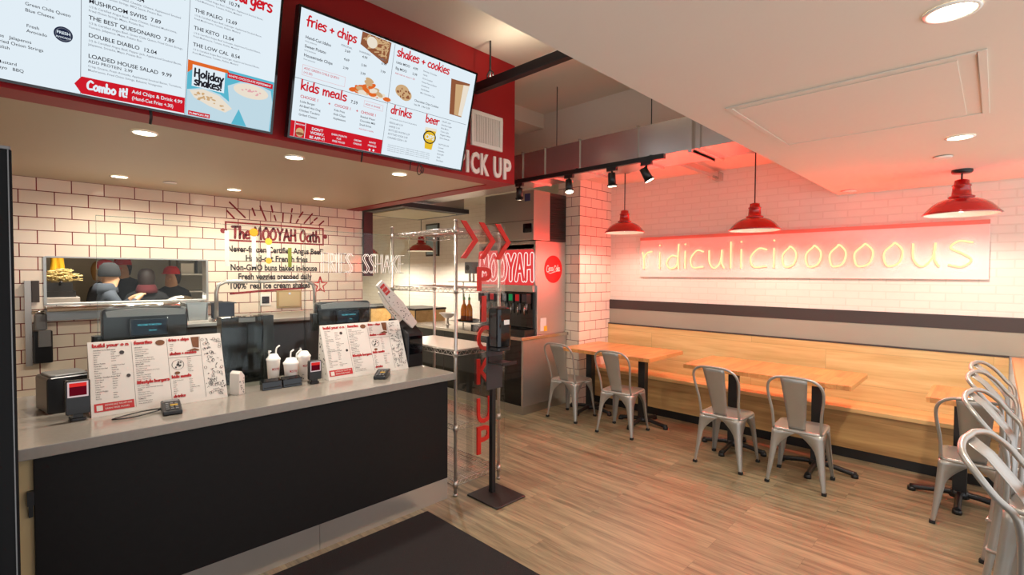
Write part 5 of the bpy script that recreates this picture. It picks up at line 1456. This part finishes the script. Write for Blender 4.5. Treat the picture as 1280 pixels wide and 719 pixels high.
# ================================================================ METAL CHAIRS
def sqring(hx, hy, r, z, n=5, cx=0.0, cy=0.0):
    out = []
    for sx, sy, a0 in ((1, 1, 0), (-1, 1, PI / 2), (-1, -1, PI), (1, -1, 1.5 * PI)):
        for k in range(n + 1):
            a_ = a0 + PI / 2 * k / n
            out.append((cx + sx * (hx - r) + r * math.cos(a_), cy + sy * (hy - r) + r * math.sin(a_), z))
    return out
def metal_seat(name, label, SZ, half, splay, back_h, grp, stool=False):
    """pressed-metal cafe chair: +x is the front"""
    t = thing(name, label, 'stool' if stool else 'chair', group=grp)
    # seat: rounded square pan with a rolled rim
    rings = [(half, 0.05, SZ - 0.028), (half + 0.004, 0.052, SZ - 0.012), (half, 0.05, SZ - 0.002), (half - 0.012, 0.045, SZ), (half - 0.03, 0.04, SZ - 0.006), (half * 0.5, 0.03, SZ - 0.010)]
    vs = []; n_ = 24
    for hh, r, z in rings: vs += sqring(hh, hh, r, z)
    fs = []
    for i in range(len(rings) - 1):
        for k in range(n_): fs.append((i * n_ + k, i * n_ + (k + 1) % n_, (i + 1) * n_ + (k + 1) % n_, (i + 1) * n_ + k))
    fs.append(tuple(range((len(rings) - 1) * n_, len(rings) * n_)))
    b = MB(); b.smooth = True; b.add(vs, fs); seat = b.build('seat', M_chair, t, solid=0.002)
    # legs: folded sheet, wide under the seat and tapering to the foot
    def leg(sx, sy):
        b = MB(); b.smooth = True
        levels = 15; prof = []
        for i in range(levels):
            f = i / (levels - 1); z = (SZ - 0.016) * (1 - f)
            d = (SZ - 0.016) - z                                         # distance below the seat
            w_ = 0.020 + 0.044 * max(0, 1 - d / (SZ * 0.98)) ** 0.9 + (half - 0.064) * max(0.0, 1 - (d / 0.15)) ** 1.7
            if d > 0.04: w_ = min(w_, half * 0.9)
            if i == 0: w_ = half
            o_ = splay * (d / (SZ - 0.016)) ** 1.15
            c = half + o_; r = 0.028 * (1 - 0.45 * f)
            ring = [(c - w_, c)]
            for k in range(6):
                a_ = PI / 2 - PI / 2 * k / 5
                ring.append((c - r + r * math.cos(a_), c - r + r * math.sin(a_)))
            ring.append((c, c - w_))
            if w_ < r: ring = [(c - r + (p[0] - c + r), p[1]) for p in ring]
            prof.append([(sx * p[0], sy * p[1], z) for p in ring])
        m_ = len(prof[0])
        b.add(sum(prof, []), [(i * m_ + k, i * m_ + k + 1, (i + 1) * m_ + k + 1, (i + 1) * m_ + k) for i in range(levels - 1) for k in range(m_ - 1)])
        lg = b.build('leg', M_chair, t, solid=0.004)
        c = half + splay
        f_ = MB(); f_.rbox(sx * (c - 0.011) - 0.017, sy * (c - 0.011) - 0.017, 0.0, sx * (c - 0.011) + 0.017, sy * (c - 0.011) + 0.017, 0.022, 0.008); f_.build('foot_cap', M_rubber, lg)
    for sx in (-1, 1):
        for sy in (-1, 1): leg(sx, sy)
    # back hoop
    hy0 = half - 0.012; hx = -half + 0.02; hb = SZ + back_h; lean = 0.135 * back_h / 0.40
    hw = hy0 + 0.026
    P = [(hx, -hy0, SZ - 0.02), (hx - lean * 0.25, -hy0 - 0.005, SZ + back_h * 0.3), (hx - lean * 0.62, -hw, SZ + back_h * 0.68), (hx - lean * 0.86, -hw + 0.012, SZ + back_h * 0.87), (hx - lean * 0.97, -hw + 0.055, SZ + back_h * 0.965),
         (hx - lean * 1.05, -hw * 0.45, hb), (hx - lean * 1.07, 0, hb + 0.004)]
    if stool:       # posts rise straight, then the hoop flares out backwards
        hx = -half + 0.008; zt = SZ + back_h; L_ = 0.30 - half
        prof = [(0.0, SZ - 0.02), (0.004, SZ + 0.15), (-0.004, zt - 0.165), (-0.045, zt - 0.115), (-L_ * .60, zt - 0.055), (-L_, zt)]
        P = [(hx, -half + 0.01, SZ - 0.02), (hx + 0.004, -half - 0.012, SZ + 0.15), (hx - 0.004, -half - 0.045, zt - 0.165), (hx - 0.045, -half - 0.06, zt - 0.115), (hx - L_ * .60, -half - 0.058, zt - 0.058),
             (hx - L_ * .88, -half - 0.015, zt - 0.016), (hx - L_ * 1.0, -half * 0.5, zt), (hx - L_ * 1.0, 0, zt + 0.003)]
    P = P + [(x, -y, z) for x, y, z in P[-2::-1]]
    MB().tube(P, 0.0105, 10, smooth_path=4).build('back_hoop', M_chair, t)
    # central splat
    rows = 10; vs = []; fs = []
    for i in range(rows + 1):
        f = i / rows; z = SZ - 0.012 + (back_h + 0.008) * f
        x = hx + 0.012 - (lean * 1.05 + 0.012) * f ** 1.15; wd = 0.058 + 0.034 * f
        if stool:
            for (xa, za), (xb, zb) in zip(prof[:-1], prof[1:]):
                if za <= z <= zb: x = hx + xa + (xb - xa) * (z - za) / (zb - za)
            if z > zt: x = hx + prof[-1][0]
            wd = 0.05
        for k in range(7):
            q = -1 + 2 * k / 6
            vs.append((x + 0.008 * (1 - q * q) * (-1), wd * q, z - (0.006 * q * q if i == rows else 0)))
    fs = [(i * 7 + k, i * 7 + k + 1, (i + 1) * 7 + k + 1, (i + 1) * 7 + k) for i in range(rows) for k in range(6)]
    b = MB(); b.smooth = True; b.add(vs, fs); b.build('back_splat', M_chair, t, solid=0.003)
    if stool:
        c = half + splay * 0.62; zf = SZ * 0.36
        for a_, q in (((-c, -c, zf), (c, -c, zf)), ((c, -c, zf), (c, c, zf)), ((c, c, zf), (-c, c, zf)), ((-c, c, zf), (-c, -c, zf))):
            MB().tube([a_, q], 0.009, 8).build('foot_rail', M_chair, t)
    return t
CH = 'pressed metal cafe chairs'
ch = metal_seat('metal_chair', 'grey metal cafe chair nearest the drinks machine, leftmost of the row', 0.452, 0.176, 0.032, 0.43, CH)
ch.location = (4.60, 3.52, 0); ch.rotation_euler.z = 0.04
dup(ch, (4.55, 2.80, 0), 0.10, 'grey metal cafe chair at the right end of the table beside the tiled pillar')
dup(ch, (4.455, 1.68, 0), -0.02, 'grey metal cafe chair at the left end of the long middle table')
dup(ch, (4.47, 1.10, 0), 0.06, 'grey metal cafe chair at the right end of the long middle table')
dup(ch, (4.53, 0.075, 0), 0.0, 'grey metal cafe chair facing the bench behind the bar stools at the right')
SG = 'metal bar stools with flared hoop backs'
bs = metal_seat('bar_stool', 'metal bar stool with a flared hoop back, nearest and cut off by the right edge', 0.70, 0.150, 0.055, 0.43, SG, True)
bs.location = (2.18, -0.235, 0); bs.rotation_euler.z = -PI / 2 - 0.17
dup(bs, (3.04, -0.213, 0), -PI / 2 - 0.17, 'metal bar stool with a flared hoop back, second nearest at the right edge')
dup(bs, (3.66, -0.205, 0), -PI / 2 - 0.17, 'metal bar stool with a flared hoop back, third nearest at the right edge')
dup(bs, (4.09, -0.205, 0), -PI / 2 - 0.17, 'metal bar stool with a flared hoop back, farthest, half hidden behind the other three')

t = thing('bar_ledge', 'wooden bar ledge along the right edge beside the metal bar stools', 'ledge', (0, 0, 0))
MB().box(1.3, -0.58, 0.965, 5.715, -0.105, 1.005).build('top', M_ledge, t, bevel=0.003)
for x in (1.45, 2.60, 4.85):
    MB().box(x - 0.03, -0.56, 0.0, x + 0.03, -0.50, 0.965).build('leg', M_blackm, t)

# ================================================================ PEOPLE behind the pass window
def person(label, loc, rz, shirt, pants, head_tilt=0.0, hair=None, cap=None, beanie=None, arms='front', scale=1.0, logo=False, hood=None):
    t = thing('person', label, 'person', loc, rz, group='kitchen staff seen through the pass window')
    V = []; E = []; Rr = []
    def j(p, r, parent=None):
        V.append(p); Rr.append(r)
        if parent is not None: E.append((parent, len(V) - 1))
        return len(V) - 1
    pe = j((0, 0, 0.96), (0.155, 0.115)); wa = j((0, 0, 1.10), (0.14, 0.105), pe); cs = j((0.005, 0, 1.28), (0.165, 0.118), wa); up = j((0, 0, 1.40), (0.125, 0.09), cs)
    nk = j((0.012, 0, 1.49), (0.058, 0.058), up); h0 = j((0.03, 0, 1.57), (0.060, 0.066), nk); h1 = j((0.035, 0, 1.65), (0.068, 0.084), h0); h2 = j((0.025, 0, 1.71), (0.056, 0.070), h1)
    nose = j((0.118, 0, 1.61), (0.013, 0.013), h0)
    for s in (-1, 1):
        hp = j((0, s * 0.09, 0.88), (0.09, 0.085), pe); kn = j((0.02, s * 0.10, 0.48), (0.058, 0.058), hp); an = j((-0.01, s * 0.10, 0.09), (0.042, 0.042), kn); ft = j((0.13, s * 0.11, 0.045), (0.035, 0.04), an)
        sh = j((0, s * 0.19, 1.405), (0.062, 0.062), up)
        if arms == 'front':
            el = j((0.04, s * 0.255, 1.14), (0.046, 0.046), sh); wr = j((0.25, s * 0.15, 1.13), (0.032, 0.032), el); hd_ = j((0.31, s * 0.125, 1.14), (0.036, 0.022), wr)
        elif arms == 'up':
            el = j((0.10, s * 0.25, 1.22), (0.046, 0.046), sh); wr = j((0.24, s * 0.10, 1.36), (0.032, 0.032), el); hd_ = j((0.29, s * 0.075, 1.40), (0.036, 0.022), wr)
        else:
            el = j((-0.02, s * 0.26, 1.13), (0.046, 0.046), sh); wr = j((0.06, s * 0.26, 0.90), (0.032, 0.032), el); hd_ = j((0.08, s * 0.255, 0.83), (0.036, 0.024), wr)
        hv = Vector(V[hd_]); wv = Vector(V[wr]); dv = (hv - wv).normalized(); sv = Vector((0, 1, 0)).cross(dv).normalized(); lat = Vector((0, -s, 0))
        for k, (o_, l_) in enumerate(((-0.028, 0.055), (-0.009, 0.066), (0.009, 0.062), (0.027, 0.048))):
            base = hv + lat * o_ + dv * 0.02
            f1 = j(tuple(base + dv * l_ * .5), (0.009, 0.009), hd_); j(tuple(base + dv * l_ * .85 - sv * -0.018), (0.008, 0.008), f1)
        th = j(tuple(hv + lat * 0.045 + dv * 0.005), (0.011, 0.011), hd_); j(tuple(hv + lat * 0.055 + dv * 0.04), (0.009, 0.009), th)
    me = bpy.data.meshes.new('body'); me.from_pydata(V, E, [])
    o = bpy.data.objects.new('body', me); COL.objects.link(o)
    md = o.modifiers.new('skin', 'SKIN'); md.use_smooth_shade = True
    for k, r in enumerate(Rr):
        me.skin_vertices[0].data[k].radius = (r[1], r[0]) if k < 4 else r
        me.skin_vertices[0].data[k].use_root = (k == 0)
    sb = o.modifiers.new('sub', 'SUBSURF'); sb.levels = 1; sb.render_levels = 1
    dg = bpy.context.evaluated_depsgraph_get(); dg.update()
    m2 = bpy.data.meshes.new_from_object(o.evaluated_get(dg))
    bpy.data.objects.remove(o); bpy.data.meshes.remove(me)
    m2.materials.clear()
    for m in (M_skin, shirt, pants, M_blackp): m2.materials.append(m)
    hands = [Vector(V[k]) for k in range(len(V)) if Rr[k] in ((0.036, 0.022), (0.036, 0.024))]
    for p in m2.polygons:
        c = p.center; p.use_smooth = True
        if c.z > 1.50: p.material_index = 0
        elif min((c - h).length for h in hands) < 0.085: p.material_index = 0
        elif c.z > 0.93 or (abs(c.y) > 0.2 and c.z > 0.8): p.material_index = 1
        elif c.z > 0.09: p.material_index = 2
        else: p.material_index = 3
    bo = bpy.data.objects.new('body', m2); COL.objects.link(bo); bo.parent = t
    hc = (0.03, 0, 1.655)
    if hair:
        b = MB(); b.lathe([(0.001, 1.775), (0.05, 1.768), (0.082, 1.735), (0.097, 1.68), (0.098, 1.63), (0.088, 1.575), (0.078, 1.53), (0.05, 1.515)], (-0.026, 0, 0), 20)
        b.build('hair', hair, t)
    if cap:
        b = MB(); b.lathe([(0.104, 1.672), (0.106, 1.70), (0.092, 1.75), (0.06, 1.785), (0.001, 1.795)], (0.028, 0, 0), 20)
        b.prism([(0.10, -0.075), (0.19, -0.06), (0.215, 0.0), (0.19, 0.06), (0.10, 0.075)], 'z', 1.675, 1.685)
        b.build('cap', cap, t)
    if beanie:
        MB().lathe([(0.098, 1.635), (0.106, 1.655), (0.102, 1.70), (0.086, 1.76), (0.05, 1.795), (0.001, 1.80)], (0.02, 0, 0), 20).build('beanie', beanie, t)
    if hood:
        MB().lathe([(0.085, 1.44), (0.125, 1.455), (0.118, 1.50), (0.10, 1.55), (0.085, 1.56), (0.07, 1.52)], (-0.02, 0, 0), 20).build('hood', hood, t)
    if arms != 'down' and logo:
        b = MB(); f = lambda u, v: (0.132, u, v); put_text(b, 'MOOYAH', 0, 1.27, 0.05, f, 'c', 0.02); b.build('shirt_print', M_vinyl, t)
    t.scale = (scale,) * 3
    return t
S_grey = pmat('grey_hoodie', (52, 57, 66), 0.9); S_blk = pmat('black_shirt', (30, 29, 31), 0.9); S_mar = pmat('maroon_hood', (92, 30, 34), 0.9)
P_dk = pmat('dark_trousers', (40, 40, 46), 0.9); C_red = pmat('red_cap_cloth', (206, 34, 34), 0.8); H_br = pmat('dark_hair', (40, 26, 20), 0.6); B_blk = pmat('black_knit', (26, 25, 27), 0.95); H_lt = pmat('light_hair', (170, 130, 84), 0.6)
person('person in a grey hoodie and black beanie looking down at food behind the pass window', (0.80, 7.2, 0), 0.1, S_grey, P_dk, beanie=B_blk, arms='up', scale=0.985, hood=S_grey)
person('person in black with a red cap and fair hair right behind the grey hoodie', (0.90, 8.5, 0), -0.6, S_blk, P_dk, cap=C_red, hair=H_lt, arms='down', scale=1.02)
person('person in black with a red cap in the far middle of the kitchen', (1.24, 9.45, 0), -1.9, S_blk, P_dk, cap=C_red, hair=H_br, arms='down', scale=1.06)
person('person with dark hair and a maroon hood seen from behind in the pass window', (1.27, 7.85, 0), 1.35, S_blk, P_dk, hair=H_br, arms='front', scale=0.965, hood=S_mar)
person('person in a black shirt and wide red cap at the right of the pass window', (1.70, 8.6, 0), -2.2, S_blk, P_dk, cap=C_red, hair=H_br, arms='front', scale=0.98, logo=True)
person('person with a red cap at the far left of the kitchen behind the fries', (0.30, 9.3, 0), -1.2, S_blk, P_dk, cap=C_red, arms='down', scale=0.95)

# kitchen equipment behind the window
t = thing('kitchen_table', 'steel kitchen worktable just behind the pass window', 'table', (0, 0, 0))
MB().box(-0.6, YB + 0.2, 1.30, 2.3, YB + 0.55, 1.33).build('top', M_steel, t, bevel=0.004)
for x in (-0.55, 0.85, 2.2):
    MB().cyl((x, YB + 0.26, 0), (x, YB + 0.26, 1.30), 0.02, n=10).build('leg', M_chrome, t); MB().cyl((x, YB + 0.5, 0), (x, YB + 0.5, 1.30), 0.02, n=10).build('leg', M_chrome, t)
t = thing('fryer', 'steel deep fryer with black baskets at the left of the kitchen', 'fryer', (0.27, 7.15, 0))
MB().box(-0.27, -0.3, 0.0, 0.27, 0.3, 1.40).build('body', M_steelz, t, bevel=0.01)
MB().box(-0.24, -0.25, 1.40, 0.24, 0.25, 1.46).build('fry_vat', M_blackm, t)
for x in (-0.12, 0.12):
    MB().box(x - 0.10, -0.2, 1.46, x + 0.10, 0.15, 1.55).build('basket', M_blackm, t); MB().tube([(x, -0.2, 1.53), (x, -0.30, 1.56), (x, -0.40, 1.55)], 0.012, 8).build('basket_handle', M_blackp, t)
fr = MB()
for k in range(150):
    u, v = max(-.14, min(.14, random.gauss(0, .075))), max(-.12, min(.12, random.gauss(0, .06))); z = 1.565 + max(0, .13 * (1 - (u / .2) ** 2 - (v / .2) ** 2)) * random.random()
    a_ = random.uniform(0, PI); d = Vector((math.cos(a_), math.sin(a_), random.uniform(-.2, .2))) * .04
    fr.cyl(Vector((0.41 + u, 7.12 + v, z)) - d, Vector((0.41 + u, 7.12 + v, z)) + d, 0.006, n=4)
tag(fr.build('fries', pmat('pale_fries', (190, 166, 104), 0.6, vary=0.2)), 'heap of pale cut fries above the fryer baskets', 'fries', kind='stuff')
t = thing('apron', 'yellow folded cloth hanging at the left of the kitchen', 'cloth', (0.41, 7.62, 1.64))
b = MB(); b.smooth = True
vs = []; nx_, nz_ = 9, 7
for i in range(nz_):
    for k in range(nx_): vs.append((-0.07 + 0.14 * k / 8 * (1 - .3 * i / 6) + 0.02 * i / 6, 0.018 * math.sin(k * 1.7 + i * .4), -0.03 + 0.24 * i / 6))
b.add(vs, [(i * nx_ + k, i * nx_ + k + 1, (i + 1) * nx_ + k + 1, (i + 1) * nx_ + k) for i in range(nz_ - 1) for k in range(nx_ - 1)])
b.build('cloth', pmat('yellow_cloth', (224, 164, 20), 0.8), t, solid=0.004)
MB().tube([(0.02, 0, 0.19), (0.02, 0.02, 0.3), (0.02, 0.0, 0.50)], 0.005, 6).build('hanging_cord', M_blackp, t)
t = thing('steel_rack', 'steel storage rack with white boxes at the right of the kitchen', 'rack', (2.25, 9.3, 0))
for x in (-0.4, 0.4):
    for y in (-0.25, 0.25): MB().cyl((x, y, 0), (x, y, 2.1), 0.016, n=8).build('post', M_chrome, t)
for z in (0.3, 0.9, 1.35, 1.62, 1.95): MB().box(-0.41, -0.26, z, 0.41, 0.26, z + 0.025).build('shelf', M_steel, t)
for k, x in enumerate((-0.25, -0.02, 0.2)):
    tag(MB().rbox(2.25 + x - 0.09, 9.12, 1.646, 2.25 + x + 0.09, 9.3, 1.646 + (0.16, 0.2, 0.13)[k], 0.01).build('storage_tub', (M_cup, M_greyp, M_blackp)[k]), ('white tub', 'grey tub', 'black tub')[k] + ' on the storage rack at the right of the kitchen', 'tub')
t = thing('exhaust_hood', 'dark steel exhaust hood over the kitchen fryer', 'hood', (0.2, 8.0, 0))
MB().prism([(-0.75, 2.15), (0.45, 2.15), (0.45, 2.6), (-0.4, 2.6)], 'x', -0.8, 1.4).build('canopy', M_steel, t)
MB().box(-0.8, -0.77, 2.13, 1.4, -0.74, 2.18).build('lip', M_chrome, t)
t = thing('steel_bowl', 'upturned steel bowl on the kitchen worktable at the right of the pass window', 'bowl', (1.22, YB + 0.37, 1.33))
MB().lathe([(0.15, 0.0), (0.145, 0.03), (0.11, 0.075), (0.05, 0.10), (0.001, 0.105)], n=24).build('bowl', M_chrome, t); MB().lathe([(0.15, 0.0), (0.16, 0.002), (0.16, 0.006), (0.148, 0.01)], n=24).build('rim', M_chrome, t)
t = thing('kitchen_fill_panel', 'added flat light panel, out of view, brightening the kitchen behind the pass window', 'ceiling light', (1.0, 6.7, 2.6))
MB().box(-0.6, -0.3, -0.03, 0.6, 0.3, 0.0).build('frame', M_enamw, t); MB().box(-0.56, -0.26, -0.034, 0.56, 0.26, -0.03).build('lens', M_kit, t)
la = bpy.data.lights.new('kitchen_fill_lamp', 'AREA'); la.shape = 'RECTANGLE'; la.size = 1.1; la.size_y = 0.5; la.energy = 36; la.color = (1.0, 0.95, 0.88)  # unseen fill light, added to brighten the people behind the pass window
lo = bpy.data.objects.new('lamp', la); COL.objects.link(lo); lo.parent = t; lo.location = (0, 0, -0.05)
